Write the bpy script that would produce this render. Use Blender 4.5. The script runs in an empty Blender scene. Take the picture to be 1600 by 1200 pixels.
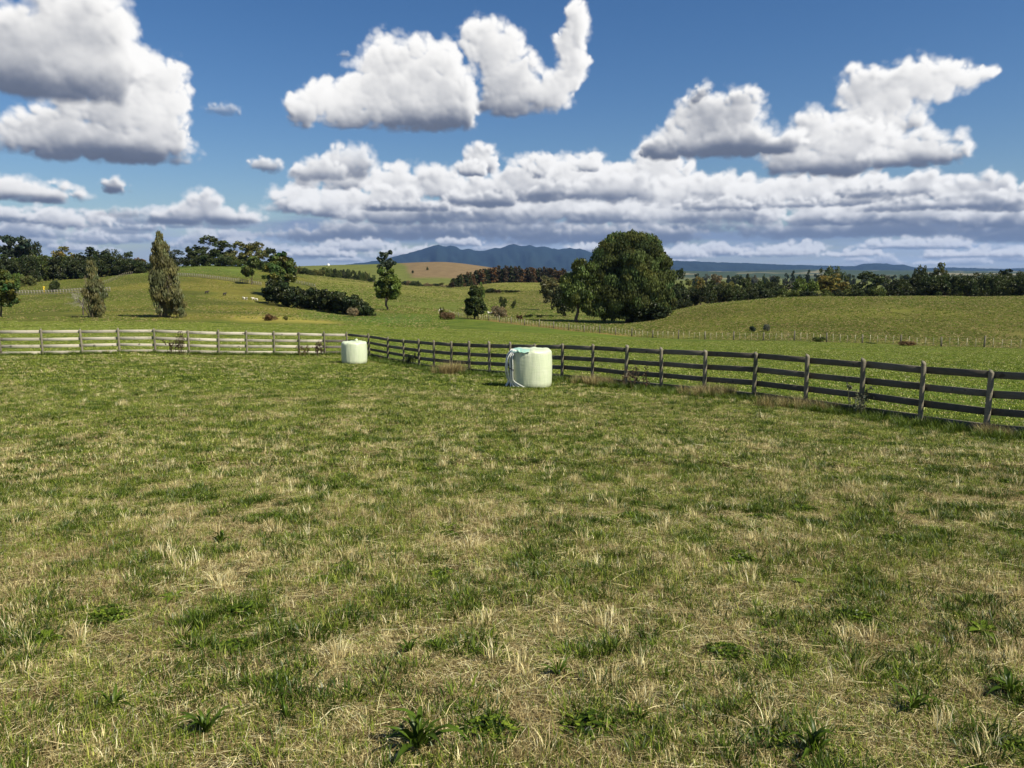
import bpy, math, time
import numpy as np
from mathutils import Vector, Matrix
T0 = time.time()
C = bpy.context.scene.collection
SC = bpy.context.scene
# ------------------------------------------------------------------ camera
FPX, HORIZ, EYE = 1200.0, 425.0, 1.6
PITCH = math.atan((600-HORIZ)/FPX)
cam = bpy.data.objects.new('camera', bpy.data.cameras.new('camera')); C.objects.link(cam)
cam.location = (0, 0, EYE); cam.rotation_euler = (math.pi/2-PITCH, 0, 0)
cam.data.sensor_width = 36; cam.data.lens = 36*FPX/1600; cam.data.clip_start = .05; cam.data.clip_end = 60000
SC.camera = cam
# ------------------------------------------------------------------ light
SUN_EL, SUN_AZ = math.radians(47), math.radians(122)     # azimuth clockwise from the view direction
sd = Vector((math.sin(SUN_AZ)*math.cos(SUN_EL), math.cos(SUN_AZ)*math.cos(SUN_EL), math.sin(SUN_EL)))
sl = bpy.data.lights.new('sun', 'SUN'); sl.energy = 5.0; sl.angle = math.radians(.53); sl.color = (1, .935, .79)
sun = bpy.data.objects.new('sun', sl); C.objects.link(sun); sun.rotation_euler = sd.to_track_quat('Z', 'Y').to_euler()
SC.view_settings.view_transform = 'Standard'; SC.view_settings.look = 'None'
SC.view_settings.exposure = .46; SC.view_settings.gamma = 1; SC.view_settings.use_curve_mapping = False
SC.cycles.volume_bounces = 0; SC.cycles.max_bounces = 6; SC.cycles.diffuse_bounces = 3; SC.cycles.transparent_max_bounces = 6
SC.cycles.use_denoising = True
SKY_STRENGTH, CLOUD_LIGHT = .064, .77
# ------------------------------------------------------------------ sky with its cumulus, computed here
AZ0, EL0, EL1 = 50.0, -1.5, 46.5
TW, TH = 1700, 816
def lattice(h, w, cy, cx, rng, ar=1.0):
    gy, gx = int(cy)+3, int(cx)+3
    g = rng.random((gy, gx)).astype(np.float32)
    y = np.linspace(0, gy-2.001, h); x = np.linspace(0, gx-2.001, w)
    yi = y.astype(int); xi = x.astype(int); fy = (y-yi); fx = (x-xi)
    fy = (fy*fy*(3-2*fy))[:,None].astype(np.float32); fx = (fx*fx*(3-2*fx))[None,:].astype(np.float32)
    a = g[yi][:,xi]; b = g[yi][:,xi+1]; c = g[yi+1][:,xi]; d = g[yi+1][:,xi+1]
    return (a*(1-fx)+b*fx)*(1-fy)+(c*(1-fx)+d*fx)*fy
def fbm(h, w, cell, octs, rng, gain=.55, sx=1.0, billow=False):
    out = np.zeros((h,w),np.float32); amp=1; tot=0
    for k in range(octs):
        n = lattice(h,w,h/cell,w/(cell*sx),rng)
        n = 1-np.abs(2*n-1)*1.0 if billow else n
        out += amp*n; tot+=amp; amp*=gain; cell=max(cell/2,1.5)
    return out/tot
def blur(a, r):
    r=int(r)
    if r<1: return a
    for _ in range(2):
        for ax in (0,1):
            p=[(0,0),(0,0)]; p[ax]=(r+1,r)
            c=np.cumsum(np.pad(a,p,mode='edge'),axis=ax,dtype=np.float64)
            a=((c[2*r+1:]-c[:-2*r-1]) if ax==0 else (c[:,2*r+1:]-c[:,:-2*r-1]))/(2*r+1)
            a=a.astype(np.float32)
    return a
def sstep(a,b,x):
    t=np.clip((x-a)/(b-a),0,1); return t*t*(3-2*t)
def px2tex(px,py):
    x=(px-800)/FPX; v=(600-py)/FPX
    Y=math.cos(PITCH)+v*math.sin(PITCH); Z=v*math.cos(PITCH)-math.sin(PITCH)
    # camera pitched down: forward=(0,cosP,-sinP), up=(0,sinP,cosP)
    az=math.degrees(math.atan2(x,Y)); el=math.degrees(math.atan2(Z,math.hypot(x,Y)))
    return (az+AZ0)/(2*AZ0)*TW, (EL1-el)/(EL1-EL0)*TH      # row 0 at the top
# name: (base row y, [(cx,cy,rx,ry)...], tone, edge softness)
def build_sky():
    rng=np.random.default_rng(11)
    rgb=np.zeros((TH,TW,3),np.float32); A=np.zeros((TH,TW),np.float32)
    W1=(fbm(TH,TW,46,6,rng,.6)-.5); W2=(fbm(TH,TW,46,6,rng,.6)-.5)
    F=fbm(TH,TW,60,7,rng,.62)
    yy,xx=np.mgrid[0:TH,0:TW].astype(np.float32)
    def worley(cell,sy=1.0):
        gx=int(TW/cell)+4; gy=int(TH/(cell*sy))+4
        jx=rng.random((gy,gx)).astype(np.float32); jy=rng.random((gy,gx)).astype(np.float32)
        X=xx/cell+1+W1*1.2; Y=yy/(cell*sy)+1+W2*1.2
        xi=np.clip(X.astype(int),1,gx-2); yi=np.clip(Y.astype(int),1,gy-2); best=np.full(X.shape,9.0,np.float32)
        for dy in (-1,0,1):
            for dx in (-1,0,1):
                cx=xi+dx; cy=yi+dy
                best=np.minimum(best,(cx+jx[cy,cx]-X)**2+(cy+jy[cy,cx]-Y)**2)
        return np.clip(1-best,0,1)
    w40,w20,w10,w5=worley(44,.8),worley(22,.8),worley(11,.85),worley(5.5,.9)
    BIG=(w40*.50+w20*.29+w10*.15+w5*.06); MID=(w20*.54+w10*.33+w5*.13); SML=(w10*.6+w5*.4)*.9
    G=fbm(TH,TW,120,6,rng,.6,sx=1.3)-.5
    BIG-=BIG.mean(); MID-=MID.mean(); SML-=SML.mean()
    kx=TW/(2*AZ0)*57.3/FPX                # texture px per photo px
    def comp(al,col,y0,y1,x0,x1):
        a=al[...,None]; s=(slice(y0,y1),slice(x0,x1))
        rgb[s]=rgb[s]*(1-a)+col*a; A[s]=A[s]*(1-al)+al
    def shift(a,dx,dy):
        return np.roll(np.roll(a,int(round(dy)),0),int(round(dx)),1)
    def cloud(puffs, base, bright=1.0, soft=1.0, kids=14, dark=1.0, haze=0.0, opac=1.0, warp=1.0, seed=0):
        r=np.random.default_rng(seed+5)
        P=[]
        for (cx,cy,rx,ry) in puffs:
            tx,ty=px2tex(cx,cy); P.append((tx,ty,rx*kx*1.06,ry*kx*1.06,1.0))
            for k in range(min(kids,16)):
                a=r.uniform(-.25,math.pi+.25); q=r.uniform(.55,.95); s=r.uniform(.16,.34)
                P.append((tx+math.cos(a)*rx*kx*q, ty-math.sin(a)*ry*kx*q, s*(rx+ry)*.5*kx, s*(rx*.35+ry*.65)*kx*1.1, r.uniform(.55,.85)))
        bx,by=px2tex(np.mean([p[0] for p in puffs]),base)
        size=float(np.mean([max(3.0,p[3]) for p in P[::min(kids,16)+1]]))
        m=size*.9+20
        x0=int(max(0,min(p[0]-p[2] for p in P)-m)); x1=int(min(TW,max(p[0]+p[2] for p in P)+m))
        y0=int(max(0,min(p[1]-p[3] for p in P)-m)); y1=int(min(TH,max(p[1]+p[3] for p in P)+m))
        if x1-x0<8 or y1-y0<8: return
        s=(slice(y0,y1),slice(x0,x1))
        N=BIG[s] if size>34 else (MID[s] if size>13 else SML[s])
        wa=size*.40*warp
        X=xx[s]+W1[s]*wa*2.2; Y=yy[s]+W2[s]*wa*1.8
        D=np.full(X.shape,-1.2,np.float32)
        for (px,py,rx,ry,w) in P:
            d=np.sqrt(((X-px)/rx)**2+((Y-py)/ry)**2)
            h=(1-d)*w if w<1 else (1-d)
            k=.10; D=np.maximum(D,h)+k*np.maximum(0,1-np.abs(D-h)/(2*k))**2*.5
        v=(by-yy[s]-(F[s]-.5)*size*.7)/size                       # 0 at the base, in puff sizes upwards
        D=D+N*.95+(F[s]-.5)*.50*soft+.08
        D=D-np.clip(.25-v,0,2)*1.5*np.where(soft>1.2,.5,1)
        dens=1-np.exp(-1.5*np.clip(D,0,3)); dens=blur(dens,1) if size>9 else dens
        # light that comes from the upper right and from behind the viewer
        L1=np.zeros_like(D); st=size*.085
        for i in range(1,10):
            L1+=shift(dens,-st*i*.62,st*i*.80)*(1.25-i*.07)
        L1=blur(L1,max(1,size*.03))
        T=np.exp(-L1*.42)
        L2=np.zeros_like(D); st2=max(1.0,size*.03)
        for i in range(1,5): L2+=shift(dens,-st2*i*.62,st2*i*.80)
        fine=np.clip((dens*4-L2)*1.3,-1,1); fine=fine*(.45+.55*np.exp(-2*np.clip(D,0,3)))
        low=sstep(-.05,1.25,v)
        lum=.45+.42*np.clip(T*2.0,0,1)+.17*low+.23*fine+.62*G[s]
        lum=lum-dark*.38*(1-low)**1.15
        lum=np.clip(lum*bright,0.05,1.0)[...,None]
        t=sstep(.25,.85,lum)
        col=(np.array([.20,.235,.32])*(1-t)+np.array([1.0,.985,.96])*t)*(.55+.45*lum)
        hz=np.array([.42,.53,.72]); col=col*(1-haze)+hz*haze
        al=sstep(-.04,.28+.24*soft+3.0/max(size,10)*.25,D+.35*(F[s]-.5)*(D<.5))
        comp(np.clip(al*opac,0,1).astype(np.float32),np.clip(col,0,1).astype(np.float32),y0,y1,x0,x1)
    def veil(x0p,x1p,y0p,y1p,colr,op,edge=14,seed=3,cell=30,sx=6):
        a,b=px2tex(800,y0p)[1],px2tex(800,y1p)[1]
        l=px2tex(x0p,400)[0]; r_=px2tex(x1p,400)[0]
        f=fbm(TH,TW,cell,6,np.random.default_rng(seed),.6,sx=sx)
        m=sstep(a-edge,a+edge,yy+(f-.5)*edge*5)*(1-sstep(b-edge*.7,b+edge*.7,yy+(f-.5)*edge*3))
        m*=sstep(l-90,l+90,xx+(f-.5)*150)*(1-sstep(r_-70,r_+70,xx+(f-.5)*150))
        m*=op*(.55+.9*f)
        m=np.clip(m,0,1)
        comp(m.astype(np.float32),(np.array(colr)*(.80+.4*f[...,None])).astype(np.float32),0,TH,0,TW)
    # ---- far rows by the horizon
    r=np.random.default_rng(4)
    veil(-900,2500,372,430,(.38,.47,.62),.75,edge=14,seed=8,cell=18,sx=7)
    for i in range(60):
        x=r.uniform(-500,2150); y=r.uniform(384,413); w=r.uniform(14,44)
        cloud([(x,y,w,w*.22),(x+w*.4,y-w*.08,w*.5,w*.2)],y+w*.16,bright=r.uniform(.62,1.0),haze=.42,soft=.9,kids=8,opac=.75,dark=.6,seed=100+i)
    for i in range(44):
        x=r.choice([r.uniform(-500,420),r.uniform(-400,400)]) ; y=r.uniform(338,392); w=r.uniform(28,60)
        cloud([(x,y,w,w*.22),(x+r.uniform(-.4,.4)*w,y-w*.14,w*.45,w*.22)],y+w*.18,bright=r.uniform(.7,1.0),haze=.28,soft=1,kids=10,opac=.8,dark=.7,seed=200+i)
    # ---- the long bank
    veil(430,2600,352,380,(.24,.31,.44),.97,edge=9,seed=21,cell=22,sx=8)
    for i in range(26):
        x=r.uniform(480,2150); y=r.uniform(352,372); w=r.uniform(60,130)
        cloud([(x,y,w,w*.13)],y+w*.10,bright=r.uniform(.42,.66),haze=.12,soft=1.3,kids=10,opac=.85,dark=.8,seed=300+i)
    for i,(x,y,w,h) in enumerate([(1100,392,60,9),(1060,398,45,8),(1250,388,38,9),(1215,396,60,7),(1330,398,45,5),(1520,398,60,5),(560,385,60,10),(640,396,60,9),(500,397,50,7),(915,388,35,7),(720,380,40,6),(1420,384,80,6)]):
        cloud([(x,y,w,h),(x+w*.3,y-h*.4,w*.4,h)],y+h,bright=1.0,haze=.2,soft=.8,kids=14,dark=.5,seed=400+i,opac=.9)
    row=[(470,315,48,26),(540,322,70,24),(630,330,80,22),(720,328,70,24),(800,330,80,24),(890,330,80,24),(980,328,80,24),(1080,330,90,24),(1180,328,90,24),(1290,332,90,22),(1400,332,90,22),(1500,334,90,22),(1600,334,90,20),(1700,334,90,22),(1820,330,90,24),(1950,330,90,24),(2080,330,90,24)]
    for i,p in enumerate(row):
        cloud([p],p[1]+24,bright=.97,haze=.08,soft=.8,kids=30,dark=.75,seed=500+i)
    top=[(520,272,55,26),(620,288,45,30),(690,292,45,28),(600,310,60,20),(755,300,50,26),(753,248,26,22),(735,262,25,14),(820,285,50,32),(850,262,26,18),(905,275,50,32),(960,285,50,28),(915,255,22,14),(1030,270,45,40),(1060,300,60,25),(1130,295,60,22),(1210,300,70,20),(1290,296,70,24),(1380,300,80,20),(1450,292,50,20),(1530,300,55,24),(1590,312,40,18),(1690,305,70,26),(1800,290,80,34),(1930,300,90,30)]
    for i,p in enumerate(top):
        cloud([p,(p[0]+p[2]*.5,p[1]+p[3]*.4,p[2]*.5,p[3]*.6)],p[1]+p[3]*1.15,bright=1.0,haze=.03,soft=.7,kids=34,dark=.5,seed=540+i)
    for i,(x,y,w,h) in enumerate([(545,255,38,26),(500,268,40,18),(880,300,60,14),(960,298,70,22),(745,312,60,12),(1120,322,70,10),(1240,318,60,8),(1420,322,70,9),(1350,300,40,10),(640,322,60,9),(1510,318,70,12)]):
        cloud([(x,y,w,h)],y+h,bright=.8,haze=.05,soft=1.3,kids=22,dark=.75,seed=600+i,opac=.9)
    # ---- lone clouds over the left
    for i,(pf,b,k) in enumerate([
        ([(45,300,62,17),(10,295,40,18),(80,305,35,15)],319,{}),([(20,338,48,12),(60,344,30,8)],350,dict(haze=.15)),
        ([(110,345,48,14),(85,340,25,12)],360,dict(haze=.12)),([(322,325,26,22),(345,338,55,16),(285,342,45,12),(300,332,30,14)],354,dict(haze=.08)),
        ([(176,293,16,12)],304,dict(bright=.85,soft=1.5)),([(406,257,27,14)],272,dict(bright=.78,soft=1.7,opac=.9)),
        ([(348,170,25,10)],183,dict(bright=.7,soft=2,opac=.5)),([(185,333,30,7)],341,dict(bright=.75,soft=2,opac=.5)),([(538,84,12,6)],90,dict(bright=.7,soft=2,opac=.4)),
        ([(-120,290,70,22),(-180,300,60,16)],316,{}),([(-260,200,120,50),(-330,180,70,50),(-200,220,60,28)],246,{})]):
        cloud(pf,b,seed=700+i,**k)
    # ---- big cumulus
    cloud([(250,130,34,32),(215,120,55,40),(262,158,24,26),(240,205,50,40),(280,208,14,20),(150,222,112,34),(58,224,34,26),(95,198,44,28),(200,225,80,32),(190,165,75,40)],262,seed=1,kids=46,dark=.8)
    cloud([(-10,85,70,46),(60,60,60,50),(110,35,55,48),(155,50,42,48),(130,100,72,52),(50,112,70,40),(172,112,34,44),(188,60,16,20),(-80,80,70,46)],166,seed=2,kids=46,dark=.62,bright=1.0)
    cloud([(600,140,72,56),(660,108,58,38),(545,165,55,40),(690,150,48,56),(640,175,90,34),(480,175,32,26),(510,150,32,22),(725,170,18,30)],212,seed=3,kids=46,dark=.85)
    cloud([(770,78,44,40),(750,60,24,22),(795,125,48,42),(795,160,42,26),(845,142,40,26),(875,140,32,28),(893,95,24,44),(902,45,16,42),(880,68,20,18),(900,15,16,14)],188,seed=4,kids=40,dark=.35,bright=.93,soft=1.1)
    cloud([(1350,175,42,34),(1345,140,36,30),(1395,150,52,38),(1450,128,52,30),(1500,120,42,18),(1545,112,20,8),(1385,190,44,26),(1465,105,34,10)],212,seed=5,kids=40,dark=.45,soft=1.0)
    cloud([(1270,210,34,34),(1265,192,14,14),(1240,240,44,30),(1330,235,54,34),(1290,262,70,24),(1360,215,40,30)],281,seed=6,kids=40,dark=.9,bright=.93)
    cloud([(1435,235,58,30),(1480,240,24,20),(1385,250,34,16)],264,seed=7,kids=40,dark=.8)
    cloud([(1110,185,48,40),(1160,175,34,34),(1075,215,44,30),(1195,225,58,20),(1130,225,90,28),(1030,235,28,20)],250,seed=8,kids=46,dark=.8)
    cloud([(1098,145,16,11),(1085,158,10,8)],160,seed=9,kids=14,bright=.85,soft=1.6,opac=.8,dark=.3)
    # ---- beyond the frame
    cloud([(1900,120,110,60),(2000,150,90,50),(1830,160,60,30)],205,seed=10,kids=40)
    cloud([(1040,-180,120,50),(1150,-160,90,45),(950,-160,80,40)],-122,seed=12,kids=40)
    cloud([(420,-120,90,40),(330,-100,70,34)],-72,seed=13,kids=40)
    cloud([(1500,-210,120,60),(1620,-190,90,45)],-145,seed=14,kids=40)
    A2=A[...,None]
    col=np.where(A2>1e-3,rgb/np.maximum(A2,1e-3),0.6)
    # loosen alpha noise at thin parts
    return np.clip(col,0,1),np.clip(A,0,1)

class NT:
    """short hand for building a node tree"""
    def __init__(s, tree): s.t = tree; tree.nodes.clear()
    def n(s, kind, **k):
        nd = s.t.nodes.new(kind)
        for a, v in k.items():
            if a.startswith('i_'):
                key = a[2:]; key = int(key) if key.isdigit() else key.replace('_', ' ')
                if hasattr(v, 'node'): s.t.links.new(v, nd.inputs[key])
                else: nd.inputs[key].default_value = v
            else: setattr(nd, a, v)
        return nd
    def math(s, op, a, b=None, c=None, clamp=False):
        nd = s.t.nodes.new('ShaderNodeMath'); nd.operation = op; nd.use_clamp = clamp
        for i, v in enumerate((a, b, c)):
            if v is None: continue
            if hasattr(v, 'node'): s.t.links.new(v, nd.inputs[i])
            else: nd.inputs[i].default_value = v
        return nd.outputs[0]
    def mix(s, f, a, b, mode='MIX'):
        nd = s.t.nodes.new('ShaderNodeMix'); nd.data_type = 'RGBA'; nd.blend_type = mode
        for i, v in ((0, f), (6, a), (7, b)):
            if hasattr(v, 'node'): s.t.links.new(v, nd.inputs[i])
            else: nd.inputs[i].default_value = v if i == 0 or len(v) == 4 else (*v, 1)
        return nd.outputs[2]
    def noise(s, vec, scale, detail=4, rough=.55, out=0, **k):
        nd = s.n('ShaderNodeTexNoise', i_Scale=scale, i_Detail=detail, i_Roughness=rough, **k)
        if vec is not None: s.t.links.new(vec, nd.inputs['Vector'])
        return nd.outputs[out]
    def ramp(s, f, pts):
        nd = s.t.nodes.new('ShaderNodeValToRGB'); e = nd.color_ramp.elements
        while len(e) < len(pts): e.new(.5)
        for i, (p, c) in enumerate(pts):
            e[i].position = p; e[i].color = (*c, 1) if hasattr(c, '__len__') else (c, c, c, 1)
        s.t.links.new(f, nd.inputs[0]); return nd.outputs[0]
    def rng(s, f, a, b, c=0., d=1.):
        nd = s.n('ShaderNodeMapRange', i_0=f, i_1=a, i_2=b, i_3=c, i_4=d); nd.clamp = True
        return nd.outputs[0]
    def link(s, a, b): s.t.links.new(a, b)

world = bpy.data.worlds.new('World'); SC.world = world; world.use_nodes = True
cc, ca = build_sky()
img = bpy.data.images.new('cumulus', TW, TH, alpha=True, float_buffer=True)
img.colorspace_settings.name = 'Non-Color'; img.alpha_mode = 'CHANNEL_PACKED'
px = np.dstack([cc, ca])[::-1].astype(np.float32); img.pixels.foreach_set(px.ravel()); img.update(); img.pack()
w = NT(world.node_tree)
tc = w.n('ShaderNodeTexCoord'); sx = w.n('ShaderNodeSeparateXYZ', i_0=tc.outputs['Generated'])
X_, Y_, Z_ = sx.outputs
az = w.math('ARCTAN2', X_, Y_); el = w.math('ARCSINE', Z_)
u_ = w.math('PINGPONG', w.math('ADD', az, math.radians(AZ0)), math.radians(2*AZ0))
u_ = w.math('DIVIDE', u_, math.radians(2*AZ0))
v_ = w.math('DIVIDE', w.math('SUBTRACT', el, math.radians(EL0)), math.radians(EL1-EL0))
cv = w.n('ShaderNodeCombineXYZ', i_0=u_, i_1=v_)
it = w.n('ShaderNodeTexImage', i_0=cv.outputs[0]); it.image = img; it.extension = 'EXTEND'; it.interpolation = 'Cubic'
alpha = w.math('MULTIPLY', it.outputs['Alpha'], w.rng(v_, .90, .99, 1., 0.))
sky = w.n('ShaderNodeTexSky'); sky.sky_type = 'NISHITA'; sky.sun_disc = False
sky.sun_elevation = SUN_EL; sky.sun_rotation = SUN_AZ; sky.altitude = 60; sky.air_density = 1.0; sky.dust_density = .35; sky.ozone_density = 3.5
hs = w.n('ShaderNodeHueSaturation', i_Hue=.506, i_Saturation=1.26, i_Value=1.0, i_Color=sky.outputs[0])
b1 = w.n('ShaderNodeBackground', i_Color=hs.outputs[0], i_Strength=SKY_STRENGTH)
b2 = w.n('ShaderNodeBackground', i_Color=it.outputs['Color'], i_Strength=CLOUD_LIGHT)
ms = w.n('ShaderNodeMixShader', i_0=alpha, i_1=b1.outputs[0], i_2=b2.outputs[0])
w.n('ShaderNodeOutputWorld', i_0=ms.outputs[0])

# ------------------------------------------------------------------ helpers
def tag(o, label=None, cat=None, group=None, kind=None):
    if label: o['label'] = label
    if cat: o['category'] = cat
    if group: o['group'] = group
    if kind: o['kind'] = kind
    return o
def empty(name, loc=(0, 0, 0), rz=0, **k):
    o = bpy.data.objects.new(name, None); C.objects.link(o); o.location = loc; o.rotation_euler = (0, 0, rz)
    o.empty_display_size = .2
    return tag(o, **k)
def mesh_np(name, V, F, mats=(), tone=None, smooth=False):
    """V (n,3); F an (m,k) array or a list of such arrays"""
    me = bpy.data.meshes.new(name); V = np.asarray(V, np.float32)
    Fs = [np.asarray(f, np.int32) for f in (F if isinstance(F, list) else [F]) if len(f)]
    nl = sum(f.size for f in Fs); nf = sum(len(f) for f in Fs)
    me.vertices.add(len(V)); me.vertices.foreach_set('co', V.ravel())
    me.loops.add(nl); me.loops.foreach_set('vertex_index', np.concatenate([f.ravel() for f in Fs]))
    tot = np.concatenate([np.full(len(f), f.shape[1], np.int32) for f in Fs]); st = np.concatenate([[0], np.cumsum(tot)[:-1]]).astype(np.int32)
    me.polygons.add(nf); me.polygons.foreach_set('loop_start', st); me.polygons.foreach_set('loop_total', tot)
    if smooth: me.polygons.foreach_set('use_smooth', np.ones(nf, bool))
    me.update(calc_edges=True)
    if tone is not None:
        a = me.color_attributes.new('tone', 'FLOAT_COLOR', 'POINT'); t = np.asarray(tone, np.float32)
        if t.shape[1] == 3: t = np.hstack([t, np.ones((len(t), 1), np.float32)])
        a.data.foreach_set('color', t.ravel())
    for m in mats: me.materials.append(m)
    return me
def put(name, me, parent=None, loc=(0, 0, 0), **k):
    o = bpy.data.objects.new(name, me); C.objects.link(o); o.location = loc
    if parent: o.parent = parent
    return tag(o, **k)
def join(parts):
    """parts: [(V, [F..])] -> V, F lists grouped by arity"""
    Vs, Fs, n = [], {}, 0
    for V, F in parts:
        for f in (F if isinstance(F, list) else [F]):
            f = np.asarray(f); Fs.setdefault(f.shape[1], []).append(f+n)
        Vs.append(np.asarray(V, float)); n += len(V)
    return np.vstack(Vs), [np.vstack(v) for v in Fs.values()]
def tube(pts, rad, sides=8, cap=True):
    pts = np.asarray(pts, float); rad = np.broadcast_to(np.asarray(rad, float), (len(pts),))
    V = []; up = np.array([0, 0, 1.]) if abs((pts[-1]-pts[0])[2]) < .9*np.linalg.norm(pts[-1]-pts[0]) else np.array([0, 1., 0])
    a = np.arange(sides)*2*math.pi/sides
    for i, p in enumerate(pts):
        t = pts[min(i+1, len(pts)-1)]-pts[max(i-1, 0)]; t /= np.linalg.norm(t)+1e-9
        s = np.cross(t, up); s /= np.linalg.norm(s)+1e-9; q = np.cross(s, t)
        V.append(p+rad[i]*(np.cos(a)[:, None]*s+np.sin(a)[:, None]*q))
    V = np.vstack(V); F = []
    for i in range(len(pts)-1):
        for k in range(sides):
            F.append((i*sides+k, i*sides+(k+1) % sides, (i+1)*sides+(k+1) % sides, (i+1)*sides+k))
    n = len(V); out = [np.array(F)]
    if cap:
        V = np.vstack([V, pts[0], pts[-1]])
        out.append(np.array([(n, (k+1) % sides, k) for k in range(sides)]+[(n+1, (len(pts)-1)*sides+k, (len(pts)-1)*sides+(k+1) % sides) for k in range(sides)]))
    return V, out
def box(p0, p1, w, h, bevel=0):
    """a board from p0 to p1, w across (horizontal), h high"""
    p0, p1 = np.array(p0, float), np.array(p1, float); t = (p1-p0)/np.linalg.norm(p1-p0)
    s = np.cross(t, [0, 0, 1]); s /= np.linalg.norm(s); q = np.cross(s, t)
    b = min(w, h)*.12
    prof = [(-w/2+b, -h/2), (w/2-b, -h/2), (w/2, -h/2+b), (w/2, h/2-b), (w/2-b, h/2), (-w/2+b, h/2), (-w/2, h/2-b), (-w/2, -h/2+b)]
    V = np.array([p+a*s+c*q for p in (p0, p1) for a, c in prof]); n = 8
    return V, [np.array([(k, (k+1) % n, n+(k+1) % n, n+k) for k in range(n)]), np.array([tuple(range(n))[::-1], tuple(range(n, 2*n))])]

# ------------------------------------------------------------------ terrain
COLS = np.array([-300, 0, 100, 200, 300, 400, 500, 600, 700, 800, 900, 1000, 1050, 1100, 1200, 1400, 1600, 1900.])
def nearrow(d, *a): return (d, [HORIZ+FPX*z/d for z in np.interp(COLS, [0, 400, 800, 1200, 1600], a)])
ROWS = [nearrow(10, 2.36, 2.38, 2.4, 2.44, 2.53), nearrow(14, 2.58, 2.64, 2.72, 2.84, 3.02), nearrow(20, 3.0, 3.1, 3.2, 3.28, 3.52),
 nearrow(26, 3.35, 3.55, 3.62, 3.62, 3.9), nearrow(32, 3.7, 3.95, 4.15, 4.15, 4.4),
 (38, [551, 551, 552, 553, 556, 561, 565, 569, 571, 573, 574, 574, 573, 573, 573, 571, 569, 566]),
 (60, [524, 524, 524, 525, 526, 528, 530, 532, 534, 537, 540, 543, 545, 546, 548, 551, 553, 555]),
 (80, [511, 511, 512, 512, 513, 514, 515, 518, 521, 525, 529, 534, 536, 537, 539, 543, 547, 550]),
 (95, [504, 504, 504, 505, 505, 507, 508, 511, 515, 519, 525, 532, 534, 535, 536, 538, 541, 544]),
 (110, [498, 498, 498, 499, 499, 500, 502, 505, 509, 514, 522, 529, 531, 532, 527, 519, 516, 515]),
 (140, [489, 489, 489, 489, 490, 491, 494, 498, 503, 508, 514, 517, 512, 504, 490, 482, 480, 480]),
 (165, [482, 482, 481, 481, 481, 483, 488, 492, 497, 502, 507, 507, 493, 477, 464, 461, 460, 460]),
 (200, [470, 470, 468, 465, 465, 468, 480, 483, 488, 493, 497, 496, 484, 475, 468, 465, 464, 464]),
 (250, [457, 455, 450, 446, 444, 450, 467, 472, 479, 483, 486, 485, 480, 474, 472, 470, 469, 468]),
 (300, [446, 443, 438, 431, 422, 428, 448, 460, 471, 476, 479, 480, 478, 474, 472, 472, 470, 470]),
 (360, [440, 438, 434, 423, 412, 415, 435, 447, 462, 470, 474, 475, 474, 472, 471, 470, 470, 470]),
 (450, [440, 438, 434, 426, 418, 419, 432, 442, 452, 450, 452, 466, 468, 468, 466, 466, 466, 466]),
 (520, [440, 438, 436, 430, 424, 424, 440, 450, 450, 437, 441, 456, 464, 464, 462, 460, 460, 460]),
 (600, [440, 438, 436, 432, 430, 430, 440, 447, 449, 446, 448, 456, 460, 460, 458, 456, 456, 456]),
 (760, [438, 437, 435, 433, 430, 428, 430, 434, 437, 444, 450, 452, 452, 452, 451, 450, 450, 450]),
 (1000, [436, 435, 434, 430, 424, 418, 411, 409, 402, 420, 440, 446, 446, 446, 446, 446, 445, 445]),
 (1250, [436, 436, 435, 434, 432, 430, 428, 428, 428, 434, 440, 442, 443, 443, 443, 443, 443, 443]),
 (2500, [434]*18), (5000, [430]*18), (9000, [427.6]*18), (16000, [426.5]*18)]
K1 = 1/math.cos(PITCH)
def tan_row(py): return np.tan(np.arctan((600-np.asarray(py, float))/FPX)-PITCH)      # height over distance at a photo row
_NU, _ND = 260, 420
_us = np.linspace(-300, 1900, _NU); _ls = np.linspace(math.log(10), math.log(16000), _ND)
_t = np.array([[*tan_row(r[1])] for r in ROWS]); _t = np.array([np.interp(_us, COLS, r) for r in _t])
_lr = np.log([r[0] for r in ROWS]); _grid = np.array([np.interp(_ls, _lr, _t[:, i]) for i in range(_NU)]).T
def _b(a, r, ax):
    p = [(0, 0), (0, 0)]; p[ax] = (r, r); a = np.pad(a, p, mode='edge'); k = np.ones(2*r+1)/(2*r+1)
    return np.apply_along_axis(lambda v: np.convolve(v, k, 'valid'), ax, a)
for _ in range(2): _grid = _b(_b(_grid, 3, 0), 4, 1)
_rs = np.random.default_rng(3)
_wav = [(_rs.uniform(0, 6.28), l, 2*math.pi/l, a*l*.0035) for l in (5, 7, 11, 17, 26, 41, 60, 95) for a in (1, 1)]
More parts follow.
